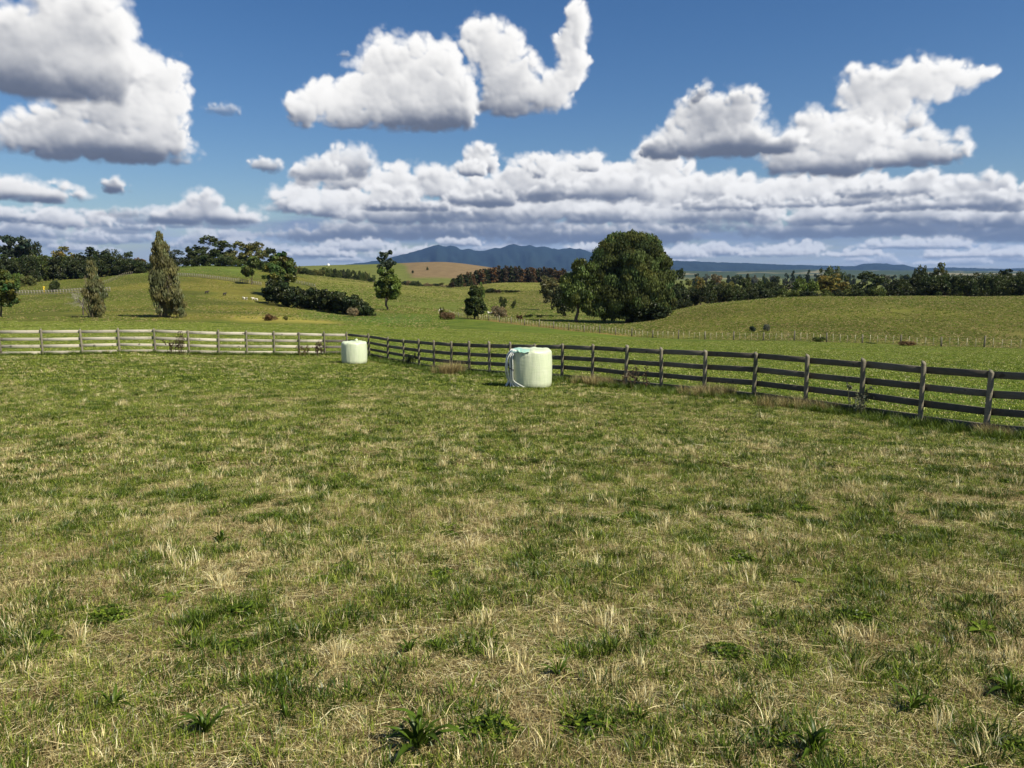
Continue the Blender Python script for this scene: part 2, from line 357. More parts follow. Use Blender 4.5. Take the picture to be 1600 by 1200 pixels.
def ground(X, Y):
    X = np.asarray(X, float); Y = np.asarray(Y, float); Yc = np.maximum(Y, 1.)
    col = np.clip(800+FPX*K1*X/np.maximum(Yc, 10), -300, 1900); l = np.log(np.clip(Yc, 10, 16000))
    fx = np.clip((col+300)/2200*(_NU-1), 0, _NU-1.001); fy = np.clip((l-_ls[0])/(_ls[-1]-_ls[0])*(_ND-1), 0, _ND-1.001)
    ix, iy = fx.astype(int), fy.astype(int); ax, ay = fx-ix, fy-iy
    t = (_grid[iy, ix]*(1-ax)+_grid[iy, ix+1]*ax)*(1-ay)+(_grid[iy+1, ix]*(1-ax)+_grid[iy+1, ix+1]*ax)*ay
    z = EYE+t*np.maximum(Yc, 10)
    zn = -.08*Y; k = np.clip((Y-6)/8, 0, 1); k = k*k*(3-2*k)
    z = zn*(1-k)+z*k
    wv = 0
    for i, (p, q, f, a) in enumerate(_wav):
        th = i*2.399; wv = wv+a*np.sin(f*(X*math.cos(th)+Y*math.sin(th))+p)*(np.clip((Y-60)/120, 0, 1) if q > 20 else 1)
    amp = np.clip(Y/60, .10, 1)*np.clip(1.6-Y/900, 0, 1)
    far = np.clip((Y-3200)/2500, 0, 1)*np.clip((11000-Y)/2500, 0, 1)
    roll = far*(16*np.sin(X/330+1)*np.sin(Y/510+X/900)+10*np.sin(X/140+Y/260)+14)*np.clip((X+600)/900, 0, 1)
    return z+wv*amp*.55+roll
def gpt(px, d):
    """the ground point seen in photo column px at distance d"""
    X = (px-800)/FPX/K1*d
    for _ in range(3):
        z = float(ground(X, d)); v = math.tan(math.atan((z-EYE)/d)+PITCH)
        X = (px-800)/FPX*d/(math.cos(PITCH)+v*math.sin(PITCH))
    return np.array([X, d, float(ground(X, d))])
# the post and rail fence, in columns of the photo and one over distance
F_PX = [-380, -292, -210, -135, -62, 2, 67, 129, 187, 243, 296, 342, 386, 429, 468, 508, 543, 577, 606, 631, 655, 678, 705, 733, 765, 797, 835, 878, 925, 977, 1033, 1100, 1177, 1258, 1345, 1437, 1540, 1655, 1790, 1945, 2130, 2360]
F_INV = np.interp(F_PX, [-380, 33, 342, 508, 562, 606, 631, 655, 678, 878, 1177, 1437, 1540, 1790, 2360], [.0303, .027, .0246, .0230, .0224, .0246, .0266, .0290, .0310, .0382, .0508, .0637, .0690, .0800, .1060])
FPOSTS = np.array([gpt(p, 1/i) for p, i in zip(F_PX, F_INV)])
W_PX = [1760, 1556, 1311, 1100, 1000, 900, 800, 730, 700]; W_D = [80, 85, 95, 108, 115, 130, 145, 160, 168]
def line_dist(X, Y, P):
    best = np.full(np.shape(X), 1e9)
    for a, b in zip(P[:-1], P[1:]):
        d = b[:2]-a[:2]; t = np.clip(((X-a[0])*d[0]+(Y-a[1])*d[1])/(d@d), 0, 1)
        best = np.minimum(best, np.hypot(X-a[0]-t*d[0], Y-a[1]-t*d[1]))
    return best
def fence_y(X, Y):
    """distance at which the post and rail fence crosses this viewing direction"""
    col = 800+FPX*K1*np.asarray(X)/np.maximum(np.asarray(Y), 1)
    return 1/np.interp(col, F_PX, F_INV)

def wavy(X, Y, s, n=7, seed=0):
    r = np.random.default_rng(seed); o = 0
    for i in range(n):
        th = r.uniform(0, 6.28); f = s*r.uniform(.5, 2.2); o = o+np.sin(f*(X*math.cos(th)+Y*math.sin(th))+r.uniform(0, 6.28)+1.3*np.sin(f*.6*(X*math.sin(th)-Y*math.cos(th))))
    return o/math.sqrt(n)*.7
def lin(r, g, b): return np.array([((c/255+.055)/1.055)**2.4 if c > 10 else c/255/12.92 for c in (r, g, b)])
def zones(X, Y):
    """colour of the ground cover, paddock by paddock"""
    col = 800+FPX*K1*X/np.maximum(Y, 1); fy = fence_y(X, Y)
    def s(a, b, x): t = np.clip((x-a)/(b-a), 0, 1); t = t*t*(3-2*t); return t[..., None]
    c = np.zeros(X.shape+(3,))+lin(48, 40, 26)                                     # near paddock thatch, darkened so gaps between blades read as shadow
    n1 = wavy(X, Y, .35, seed=1); n2 = wavy(X, Y, .12, seed=2); n3 = wavy(X, Y, .05, seed=3)
    nr = s(10, 20, Y)
    c = c*(1-nr)+lin(82, 86, 36)*nr
    mown = lin(78, 96, 28)*(1+.10*n2[..., None])
    ang = .30*X+1.0*Y+5*np.sin(X/26); st = .5+.5*np.sin(ang*.95+1.2*np.sin(X/19))
    mown = mown*(1-.5*s(.55, .95, st)*s(40, 60, Y))+lin(112, 120, 46)*.5*s(.55, .95, st)*s(40, 60, Y)
    k = s(0, 1.5, Y-fy-.6); c = c*(1-k)+mown*k
    wd = np.interp(col, W_PX[::-1], W_D[::-1]); olive = lin(92, 93, 38)*(1+.20*n2[..., None]+.14*n1[..., None])
    tan = lin(120, 108, 66); ol2 = olive*(1-.45*s(.1, .9, n3+n1*.4))+tan*.45*s(.1, .9, n3+n1*.4)
    k = s(-2, 2, Y-wd)*s(690, 740, col); c = c*(1-k)+ol2*k
    # gully floor, lower and greener
    k = s(125, 150, Y)*s(780, 830, col)*s(-1040, -980, -col)*s(-330, -200, -Y)*.55; c = c*(1-k)+lin(92, 108, 48)*k
    # rushes and tan growth along the wire fence
    k = s(-3, 1, Y-wd)*s(-14, -3, -(Y-wd))*s(700, 780, col)*s(-1010, -940, -col)*.75; c = c*(1-k)+lin(140, 108, 66)*(1+.15*n1[..., None])*k
    # left hillside
    edge = np.interp(col, [-300, 0, 260, 400, 470, 560, 650, 700], [78, 80, 92, 118, 140, 150, 165, 170])
    k = s(-4, 4, Y-edge)*s(-730, -690, -col)
    hill = lin(89, 94, 36)*(1+.20*n2[..., None]+.08*n1[..., None]); hy = s(.15, .9, n3*.8+n2*.7)*.5; hill = hill*(1-hy)+lin(126, 114, 50)*hy
    c = c*(1-k)+hill*k
    k = s(100, 114, Y)*s(-140, -122, -Y)*s(330, 380, col)*s(-560, -500, -col)*.8; c = c*(1-k)+lin(152, 140, 66)*k
    k = s(118, 126, Y)*s(-175, -150, -Y)*s(440, 500, col)*s(-690, -640, -col)*.75; c = c*(1-k)+lin(84, 106, 44)*k
    k = s(285, 300, Y)*s(-600, -520, -Y)*s(150, 240, col)*s(-420, -380, -col)*.6; c = c*(1-k)+lin(92, 112, 46)*k
    # distant paddocks
    k = s(300, 330, Y)*s(470, 500, col)*s(-745, -725, -col); c = c*(1-k)+lin(112, 112, 52)*k
    k = s(180, 215, Y)*s(480, 520, col)*s(-800, -770, -col)*s(-340, -320, -Y)*.8; c = c*(1-k)+lin(98, 108, 44)*k
    k = s(430, 440, Y)*s(745, 775, col)*s(-960, -930, -col)*s(-650, -600, -Y); c = c*(1-k)+lin(118, 118, 54)*k
    k = s(640, 700, Y); c = c*(1-k)+lin(100, 106, 50)*k
    bx = s(628, 640, col+(Y-900)*.06+6*n3)*s(-790, -770, -col)*s(765, 780, Y-(col-700)*.15)*s(-1060, -1040, -Y); c = c*(1-bx)+lin(120, 102, 74)*bx
    k = s(1500, 2600, Y); pa = wavy(X, Y, .006, seed=8)+.6*wavy(X, Y, .02, seed=9); far = lin(58, 72, 48)*(1-s(.45, .7, pa))+lin(128, 122, 92)*s(.45, .7, pa); far = far*(1-s(.9, 1.1, -pa))+lin(52, 62, 40)*s(.9, 1.1, -pa)
    c = c*(1-k)+far*k
    return np.clip(c, 0, 1)

def mat(name, build):
    m = bpy.data.materials.new(name); m.use_nodes = True; t = NT(m.node_tree); build(t); return m
def pbsdf(t, color, rough=.8, spec=.3, normal=None, **k):
    b = t.n('ShaderNodeBsdfPrincipled', i_Roughness=rough, i_Specular_IOR_Level=spec, **k)
    if hasattr(color, 'node'): t.link(color, b.inputs['Base Color'])
    else: b.inputs['Base Color'].default_value = (*color, 1)
    if normal is not None: t.link(normal, b.inputs['Normal'])
    t.n('ShaderNodeOutputMaterial', i_0=b.outputs[0]); return b
def _ground(t):
    g = t.n('ShaderNodeNewGeometry').outputs['Position']; a = t.n('ShaderNodeAttribute', attribute_name='tone').outputs['Color']
    s = t.n('ShaderNodeSeparateXYZ', i_0=g); Y = s.outputs[1]
    n0 = t.noise(g, .09, 5, .6); n1 = t.noise(g, .8, 6, .65); n2 = t.noise(g, 5., 5, .7); n3 = t.noise(g, 40., 3, .7)
    fine = t.math('MULTIPLY', n3, t.rng(Y, 4, 14, 1., 0.))
    v = t.math('ADD', t.math('MULTIPLY_ADD', n1, .9, .10), t.math('MULTIPLY', n2, .75))
    v = t.math('ADD', v, t.math('MULTIPLY', t.math('SUBTRACT', n0, .5), .9))
    v = t.math('MULTIPLY', v, t.rng(Y, 700, 2500, 1., .0)); v = t.math('ADD', v, t.rng(Y, 700, 2500, 0., .92))
    c = t.mix(1., a, v, 'MULTIPLY') if False else t.n('ShaderNodeVectorMath', operation='SCALE', i_0=a, i_3=v).outputs[0]
    pale = t.rng(t.noise(g, 1.7, 6, .72), .53, .70); c = t.mix(t.math('MULTIPLY', pale, t.rng(Y, 30, 900, .42, .15)), c, lin(158, 146, 88))
    dk = t.rng(t.noise(g, 1.1, 6, .75), .56, .72); c = t.mix(t.math('MULTIPLY', dk, t.rng(Y, 300, 1200, .45, .0)), c, lin(62, 74, 34))
    br = t.rng(n3, .45, .7); c = t.mix(t.math('MULTIPLY', br, t.rng(Y, 4, 14, .8, 0.)), c, lin(66, 50, 34))
    bmp = t.n('ShaderNodeBump', i_Strength=.6, i_Distance=.12, i_Height=t.math('ADD', t.math('ADD', n2, t.math('MULTIPLY', n1, 2.)), t.math('MULTIPLY', n3, .15)))
    pbsdf(t, c, .95, .1, bmp.outputs[0])
M_ground = mat('paddock_ground', _ground)
def grid_faces(r, c):
    i = np.arange((r-1)*(c-1)); a = i//(c-1)*c+i % (c-1)
    return np.stack([a, a+1, a+c+1, a+c], 1)
_Y = np.concatenate([np.linspace(-25, 1.2, 34)[:-1], np.geomspace(1.2, 15500, 420)]); _s = np.linspace(-1, 1, 620)
_s = np.sign(_s)*(.62*np.abs(_s)+.38*np.abs(_s)**3)
YY, SS = np.meshgrid(_Y, _s, indexing='ij'); XX = SS*np.sqrt((1.15*np.maximum(YY, 0))**2+22**2)
V = np.stack([XX, YY, ground(XX, YY)], -1).reshape(-1, 3)
put('ground', mesh_np('ground', V, grid_faces(len(_Y), len(_s)), [M_ground], tone=zones(XX, YY).reshape(-1, 3), smooth=True), kind='structure')

# ------------------------------------------------------------------ mountain and the blue ridge
def _forest(t):
    g = t.n('ShaderNodeNewGeometry').outputs['Position']; n = t.noise(g, .004, 8, .65); n2 = t.noise(g, .0011, 4, .6)
    c = t.mix(n, (.008, .018, .022), (.018, .034, .032)); c = t.mix(t.rng(n2, .55, .7, 0, .25), c, (.04, .055, .045))
    pbsdf(t, c, 1., .05, t.n('ShaderNodeBump', i_Strength=.7, i_Distance=60., i_Height=n).outputs[0])
M_forest = mat('forest', _forest)
def ridge(name, prof, d0, front, back, amp, seed, gully):
    xs = np.arange(prof[0][0], prof[-1][0]+1, 3.); ys = np.interp(xs, [p[0] for p in prof], [p[1] for p in prof])
    r = np.random.default_rng(seed)
    ts = np.concatenate([np.linspace(-1, 0, 26), np.linspace(0, 1, 9)[1:]])
    XC, TT = np.meshgrid(xs, ts, indexing='ij'); PY = np.repeat(ys[:, None], len(ts), 1)
    D = d0+np.where(TT < 0, TT*front, TT*back); Zt = EYE+tan_row(PY)*d0
    X = (XC-800)/FPX/K1*D
    base = -60.; fall = np.where(TT < 0, (1+TT)**1.15, (1-TT)**1.3)
    g = 0
    for i in range(9):
        f = gully*(1.6**i); g = g+np.abs(np.sin(XC*f+r.uniform(0, 6)+1.4*np.sin(XC*f*.37+TT*3+i)))*(.62**i)
    g = (g/2.2-.5)*np.sin(np.clip(-TT, 0, 1)*math.pi)
    jag = wavy(XC, TT*0, .35, seed=seed+1)*amp
    Z = base+(Zt-base)*fall+g*(Zt-base)*.30*(TT < 0)+jag*np.exp(-np.abs(TT)*8)
    me = mesh_np(name, np.stack([X, D, Z], -1).reshape(-1, 3), grid_faces(len(xs), len(ts)), [M_forest], smooth=True)
    me.flip_normals(); return put(name, me, kind='structure')
MT = [(380, 424), (440, 420), (500, 416), (545, 413), (570, 410), (590, 407), (608, 403), (622, 400), (640, 395), (655, 391), (668, 387), (678, 383.5), (686, 382), (692, 384.5), (698, 385), (704, 383), (712, 385), (718, 389), (724, 390), (732, 388), (742, 391.5), (755, 391.5), (768, 389), (774, 387), (782, 388), (792, 384), (803, 381), (812, 384), (820, 384.5), (828, 383), (838, 386), (850, 385), (862, 388), (874, 390), (884, 388), (890, 387), (898, 389), (906, 388.5), (915, 391), (928, 396), (950, 400), (1000, 405), (1040, 408), (1090, 412), (1160, 418), (1240, 424)]
ridge('mountain', MT, 14000, 3600, 1300, 6, 1, .05)
RG = [(940, 408), (1000, 406), (1045, 406.5), (1080, 408), (1120, 410), (1180, 411.5), (1225, 413.5), (1290, 415), (1335, 416), (1345, 412.5), (1365, 411), (1385, 412), (1400, 414), (1410, 413.5), (1428, 418), (1450, 419), (1475, 417.5), (1500, 418), (1530, 419), (1560, 420), (1600, 419), (1680, 417), (1780, 419), (1950, 422)]
ridge('blue_ridge', RG, 12500, 2600, 900, 5, 5, .03)

# ------------------------------------------------------------------ materials for plants
def _leaf(t):
    oi = t.n('ShaderNodeObjectInfo').outputs['Color']; a = t.n('ShaderNodeAttribute', attribute_name='tone').outputs['Color']
    c = t.mix(1., oi, a, 'MULTIPLY')
    d = t.n('ShaderNodeBsdfDiffuse', i_Color=c); tr = t.n('ShaderNodeBsdfTranslucent', i_Color=c)
    g = t.n('ShaderNodeBsdfGlossy', i_Roughness=.45, i_Color=(.5, .5, .5, 1))
    m = t.n('ShaderNodeMixShader', i_0=.25, i_1=d.outputs[0], i_2=tr.outputs[0]); m2 = t.n('ShaderNodeMixShader', i_0=.035, i_1=m.outputs[0], i_2=g.outputs[0])
    t.n('ShaderNodeOutputMaterial', i_0=m2.outputs[0])
M_leaf = mat('leaf', _leaf)
def _bark(t):
    oc = t.n('ShaderNodeTexCoord').outputs['Object']; n = t.noise(oc, 9, 6, .7)
    pbsdf(t, t.mix(n, (.05, .04, .03), (.17, .14, .11)), .9, .1, t.n('ShaderNodeBump', i_Strength=.5, i_Height=n).outputs[0])
M_bark = mat('bark', _bark)
def _twig(t):
    oi = t.n('ShaderNodeObjectInfo').outputs['Color']; a = t.n('ShaderNodeAttribute', attribute_name='tone').outputs['Color']
    pbsdf(t, t.mix(1., oi, a, 'MULTIPLY'), .9, .1)
M_twig = mat('twig', _twig)

def leaf_cloud(lobes, n, size, rng, clumps=14, tight=.42, long=1.7, hang=0., var=.35, hue=.18):
    """n leaf sprays of the given size spread through clumps on the lobes; lobes: (centre, radii)"""
    C0, R0 = [], []
    wts = []
    for c, r in lobes:
        c = np.array(c, float); r = np.array(r, float)
        d = rng.normal(size=(clumps, 3)); d[:, 2] = d[:, 2]*.8+.15; d /= np.linalg.norm(d, axis=1)[:, None]
        q = rng.uniform(.55, .98, clumps)[:, None]
        C0.append(c+d*r*q); rr = rng.uniform(.24, .5, clumps)*r.mean(); R0.append(rr); wts.append(rr**2)
    C0 = np.vstack(C0); R0 = np.concatenate(R0); w = np.concatenate(wts); w /= w.sum()
    ct = rng.uniform(1-var, 1+var, (len(C0), 1)); ch = rng.uniform(-hue, hue, (len(C0), 1))
    k = rng.choice(len(C0), n, p=w)
    d = rng.normal(size=(n, 3)); d /= np.linalg.norm(d, axis=1)[:, None]; q = rng.uniform(.35, 1, (n, 1))**.6
    P = C0[k]+d*q*R0[k][:, None]*np.array([1, 1, .78])*(tight/.42); P[:, 2] -= hang*rng.uniform(0, 1, n)**2
    ax = rng.normal(size=(n, 3)); ax[:, 2] -= hang*14
    ax /= np.linalg.norm(ax, axis=1)[:, None]; nn = d+.7*rng.normal(size=(n, 3)); b = np.cross(ax, nn); b /= np.linalg.norm(b, axis=1)[:, None]+1e-9
    s = size*rng.uniform(.5, 1.35, (n, 1)); L = ax*s*long*.5; B = b*s*.5
    V = np.stack([P-L, P+B-L*.1, P+L, P-B-L*.1], 1).reshape(-1, 3)
    t = ct[k]*rng.uniform(.8, 1.2, (n, 1)); h = ch[k]
    tone = np.hstack([t*(1+h), t, t*(1-h*.6)])
    return V, np.arange(4*n).reshape(-1, 4), np.repeat(tone, 4, 0)
def limbs(lobes, h0, r0, rng, trunk_top=.5, sides=7, lean=.0, ends=None):
    parts = []; top = np.array([lean, 0, trunk_top])
    q = np.linspace(0, 1, 5)[:, None]; pts = q*top+np.array([0, 0, 0])+np.vstack([[0, 0, 0], rng.normal(size=(3, 3))*r0*.6, [0, 0, 0]])
    parts.append(tube(pts-np.array([0, 0, h0]), np.linspace(r0*1.25, r0*.7, 5), sides))
    for c, r in lobes:
        c = np.array(c, float); a = top*rng.uniform(.55, 1); m = (a+c)/2+rng.normal(size=3)*.03*trunk_top+np.array([0, 0, -.05*trunk_top])
        parts.append(tube(np.array([a, m, c]), [r0*.5, r0*.32, r0*.12], 5))
        for _ in range(3):
            e = c+rng.normal(size=3)*np.array(r)*.45; parts.append(tube(np.array([c*.6+a*.4, (c+e)/2, e]), [r0*.2, r0*.13, r0*.05], 4))
    return join(parts)
def proto(kind, seed):
    """crown mesh and trunk mesh of a tree one unit high"""
    r = np.random.default_rng(seed); L = []; kw = {}; n, size = 5200, .034; tr = (.028, .45)
    if kind == 'broad':
        for i in range(9):
            a = r.uniform(0, 6.28); q = r.uniform(.1, .36); z = r.uniform(.2, .74) if i > 2 else .22; L.append(((math.cos(a)*q, math.sin(a)*q, z), (.2, .2, .19)))
        L.append(((0, 0, .80), (.19, .19, .17)))
    elif kind == 'dome':
        for i in range(11):
            a = i*.9+r.uniform(-.3, .3); q = r.uniform(.2, .46); L.append(((math.cos(a)*q, math.sin(a)*q, r.uniform(.18, .5)), (.22, .22, .24)))
        L += [((0, 0, .6), (.34, .34, .34))]; tr = (.04, .3)
    elif kind == 'open':
        for i in range(8):
            a = r.uniform(0, 6.28); q = r.uniform(.08, .34); L.append(((math.cos(a)*q, math.sin(a)*q, r.uniform(.25, .86)), (.15, .15, .13)))
        n = 3000; kw = dict(clumps=8); tr = (.022, .5)
    elif kind == 'bush':
        for i in range(9):
            a = r.uniform(0, 6.28); q = r.uniform(.1, .6); L.append(((math.cos(a)*q, math.sin(a)*q, r.uniform(.2, .62)), (.36, .36, .33)))
        size = .05; tr = (.03, .2)
    elif kind == 'conifer':
        for i in range(9):
            z = .12+i*.092; w_ = .25*(1-z)**.8+.03
            for k in range(3): a = r.uniform(0, 6.28); L.append(((math.cos(a)*w_*.5, math.sin(a)*w_*.5, z), (w_*.8, w_*.8, .075)))
        kw = dict(clumps=7); n = 2600; tr = (.02, .85)
    elif kind == 'plantation':
        for i in range(8):
            z = .2+i*.1; w_ = .17*(1-z)**.6+.035
            for k in range(2): a = r.uniform(0, 6.28); L.append(((math.cos(a)*w_*.45, math.sin(a)*w_*.45, z), (w_*.8, w_*.8, .07)))
        kw = dict(clumps=6, var=.5, hue=.35); n = 1500; size = .045; tr = (.016, .9)
    elif kind == 'feather':
        for i in range(16):
            a = r.uniform(0, 6.28); q = r.uniform(.05, .4); L.append(((math.cos(a)*q, math.sin(a)*q, r.uniform(.3, .78)), (.13, .13, .24)))
        kw = dict(long=4., var=.25); size = .03; n = 3800; tr = (.022, .4)
    V, F, T = leaf_cloud(L, n, size, r, **{**dict(clumps=13), **kw})
    V[:, 2] = np.maximum(V[:, 2], .01)
    V[:, 2] *= 1/V[:, 2].max()
    cm = mesh_np('crown', V, F, [M_leaf], tone=T)
    TV, TF = limbs(L[:7], .05, tr[0], r, tr[1]); tm = mesh_np('trunk', TV, TF, [M_bark], smooth=True)
    return cm, tm, float(np.percentile(np.abs(V[:, 0]), 97))*2
PROTO = {k: [proto(k, s+i*7) for i in range(c)] for k, s, c in (('broad', 1, 4), ('dome', 2, 2), ('open', 3, 3), ('bush', 4, 4), ('conifer', 5, 3), ('plantation', 6, 4), ('feather', 8, 2))}
GREENS = dict(dark=(.042, .056, .015), deep=(.029, .039, .012), mid=(.068, .090, .020), bright=(.095, .130, .024), olive=(.100, .104, .028), gold=(.165, .140, .036), rust=(.115, .070, .030), grey=(.10, .105, .075), brown=(.064, .050, .028), crown=(.060, .076, .020), bluegreen=(.040, .058, .034), tan=(.19, .145, .075), khaki=(.112, .112, .045))
_r = np.random.default_rng(77)
def tree(name, kind, px, base_d, top, wpx, colr, label, cat='tree', group=None, sink=.0, z=None, rz=None, basez=None):
    """a tree in photo column px, base_d metres away, whose top reaches photo row top"""
    p = gpt(px, base_d); h = EYE+float(tan_row(top))*base_d-p[2]+sink
    cm, tm, w0 = PROTO[kind][int(_r.integers(len(PROTO[kind])))]
    root = empty(name, (p[0], p[1], p[2]-sink), float(_r.uniform(0, 6.28)) if rz is None else rz, label=label, cat=cat, group=group)
    wm = wpx/FPX*base_d; s = wm/w0
    colr = np.array(GREENS[colr])*_r.uniform(1.08, 1.38)
    for nm, me in (('crown', cm), ('trunk', tm)):
        o = put(nm, me, root); o.scale = (s, s, h); o.color = (*colr, 1)
    return root

# ------------------------------------------------------------------ wood
def _wood(t, a, b, moss):
    oc = t.n('ShaderNodeTexCoord').outputs['Object']; g = t.n('ShaderNodeNewGeometry').outputs['Position']; oi = t.n('ShaderNodeObjectInfo').outputs['Random']
    mp = t.n('ShaderNodeMapping', i_0=g); mp.inputs['Scale'].default_value = (1, 1, 9)
    n = t.noise(mp.outputs[0], 5, 7, .7); k = t.noise(g, 2.3, 3, .6)
    c = t.mix(n, a, b); c = t.mix(t.rng(k, .56, .70, 0, .6), c, moss)
    c = t.n('ShaderNodeVectorMath', operation='SCALE', i_0=c, i_3=t.rng(oi, 0, 1, .72, 1.18)).outputs[0]
    knot = t.rng(t.noise(g, 7., 1, .3), .70, .76); c = t.mix(t.math('MULTIPLY', knot, .75), c, (.05, .04, .03))
    pbsdf(t, c, .9, .15, t.n('ShaderNodeBump', i_Strength=.5, i_Distance=.01, i_Height=n).outputs[0])
M_rail = mat('weathered_rail', lambda t: _wood(t, (.30, .27, .21), (.64, .59, .47), (.2, .2, .12)))
M_rail_dark = mat('dark_weathered_rail', lambda t: _wood(t, (.07, .065, .05), (.21, .19, .155), (.09, .10, .06)))  # darker board colour, used right of the fence corner
M_post = mat('weathered_post', lambda t: _wood(t, (.09, .08, .055), (.29, .26, .19), (.09, .12, .05)))
M_batten = mat('batten_wood', lambda t: _wood(t, (.42, .38, .26), (.68, .62, .45), (.3, .27, .17)))
M_wire = mat('fence_wire', lambda t: pbsdf(t, (.25, .25, .24), .5, .5, Metallic=None) if False else pbsdf(t, (.22, .22, .21), .5, .5))
# the post and rail fence that closes the paddock
rf = np.random.default_rng(5)
fence = empty('post_and_rail_fence', tuple(FPOSTS[15]), label='long weathered four rail timber fence running round the far side of the mown stubble paddock', cat='fence')
f0 = FPOSTS[15]; tops = []
for i, P in enumerate(FPOSTS):
    h = 1.24+rf.uniform(-.04, .05); P = P+np.array([0, 0, 0]); lean = rf.normal(size=2)*.016
    n = 10; a = np.arange(n)*2*math.pi/n+rf.uniform(0, 6); R = .055*rf.uniform(.92, 1.1)
    V = []
    for z, k in ((-.35, 1), (.0, 1.02), (.5, .99), (h-.03, .96), (h, .88)):
        V += [(math.cos(q)*R*k*(1 if math.sin(q+1) > -.6 else .86)+lean[0]*z, math.sin(q)*R*k+lean[1]*z, z+(.03*math.cos(q-2) if z > 1 else 0)) for q in a]
    V = np.array(V)+P-f0
    F = [(j*n+k, j*n+(k+1) % n, (j+1)*n+(k+1) % n, (j+1)*n+k) for j in range(4) for k in range(n)]
    put('post', mesh_np('post', V, [np.array(F), np.array([tuple(range(4*n, 5*n))])], [M_post]), fence)
for i, (A, B) in enumerate(zip(FPOSTS[:-1], FPOSTS[1:])):
    d = (B-A)[:2]; d /= np.linalg.norm(d); nrm = np.array([-d[1], d[0]])
    if nrm[1] < 0 and not (nrm @ (A[:2]/np.linalg.norm(A[:2])) > 0): nrm = -nrm
    if nrm @ A[:2] < 0: nrm = -nrm
    off = np.array([*nrm*.080, 0])
    for zc in (.10, .42, .76, 1.12):
        e = .012; j = rf.uniform(-.014, .014, 2)
        p0 = A+off+np.array([0, 0, zc+j[0]])-f0; p1 = B+off+np.array([0, 0, zc+j[1]])-f0
        t = (p1-p0); pa = p0+t*e/np.linalg.norm(t); pb = p1-t*e/np.linalg.norm(t)
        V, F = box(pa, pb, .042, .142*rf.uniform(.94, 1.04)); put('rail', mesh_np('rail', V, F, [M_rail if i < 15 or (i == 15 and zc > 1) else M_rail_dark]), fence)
# wire and batten fence beyond the mown strip
WP = np.array([gpt(p, d) for p, d in zip(np.linspace(1760, 700, 60), np.interp(np.linspace(700, 1760, 60), W_PX[::-1], W_D[::-1])[::-1])])
sg = np.linalg.norm(np.diff(WP[:, :2], axis=0), axis=1); cum = np.concatenate([[0], np.cumsum(sg)])
def along(s): x = np.interp(s, cum, WP[:, 0]); y = np.interp(s, cum, WP[:, 1]); return np.array([x, y, float(ground(x, y))])
wire = empty('wire_and_batten_fence', tuple(along(cum[-1]*.4)), label='low wire fence with thin timber battens below the grassy hillock', cat='fence'); w0 = along(cum[-1]*.4)
nb = int(min(230, cum[-1]/.85)); V, F = box((0, 0, .02), (0, 0.001, 1.05), .045, .045)
bm_ = join([tube([(0, 0, -.02), (0, 0, 1.02)], [.029, .026], 4)]); batten = mesh_np('batten', bm_[0], bm_[1], [M_batten])
bp = join([tube([(0, 0, -.3), (0, 0, 1.22)], [.10, .09], 7)]); wpost = mesh_np('post', bp[0], bp[1], [M_post])
for i in range(nb):
    s = i*cum[-1]/nb; p = along(s)
    if i % 5 == 0: o = put('post', wpost, wire, tuple(p-w0))
    else: o = put('batten', batten, wire, tuple(p-w0))
    o.rotation_euler = (rf.normal()*.03, rf.normal()*.04, rf.uniform(0, 3)); o.scale = (1, 1, rf.uniform(.9, 1.06))
for k in range(6):
    pts = np.array([along(s)+np.array([0, 0, .14+k*.165]) for s in np.linspace(0, cum[-1], 90)])-w0
    V, F = tube(pts, .004, 3); put('wire', mesh_np('wire', V, F, [M_wire]), wire)
def small_fence(pa, da, pb, db, h, n, nr, label, m, thick=.16):
    a = gpt(pa, da); root = empty('rail_fence', tuple(a), label=label, cat='fence'); parts = []; rl = []
    P = [gpt(p, d)-a for p, d in zip(np.linspace(pa, pb, n), 1/np.linspace(1/da, 1/db, n))]
    for p in P: parts.append(tube([p-np.array([0, 0, .2]), p+np.array([0, 0, h])], [.09, .09], 5))
    V, F = join(parts); tag(put('posts', mesh_np('posts', V, F, [m]), root), kind='stuff')
    for k in range(nr):
        z = h*(.92-k*.84/max(1, nr-1) if nr > 1 else .9)
        V, F = join([box(p+[0, .1, z], q+[0, .1, z], .05, thick) for p, q in zip(P[:-1], P[1:])]); put('rail', mesh_np('rail', V, F, [m]), root)
M_pale = mat('pale_rail', lambda t: pbsdf(t, t.mix(t.noise(t.n('ShaderNodeNewGeometry').outputs['Position'], 1.2, 3), (.20, .185, .15), (.36, .33, .27)), .9, .1))
small_fence(22, 235, 172, 228, 1.25, 34, 3, 'pale grey rail fence at the foot of the dark tree belt on the left', M_pale, .2)
small_fence(268, 285, 408, 262, 1.15, 40, 3, 'pale rail fence crossing the hillside below the hilltop trees', M_pale, .16)
small_fence(448, 300, 492, 290, 1.2, 12, 3, 'short pale rail fence beside the autumn tree above the hedge', M_pale, .14)
small_fence(158, 255, 218, 330, 1.1, 22, 2, 'thin fence climbing the hill towards the end of the tree belt', M_post, .05)

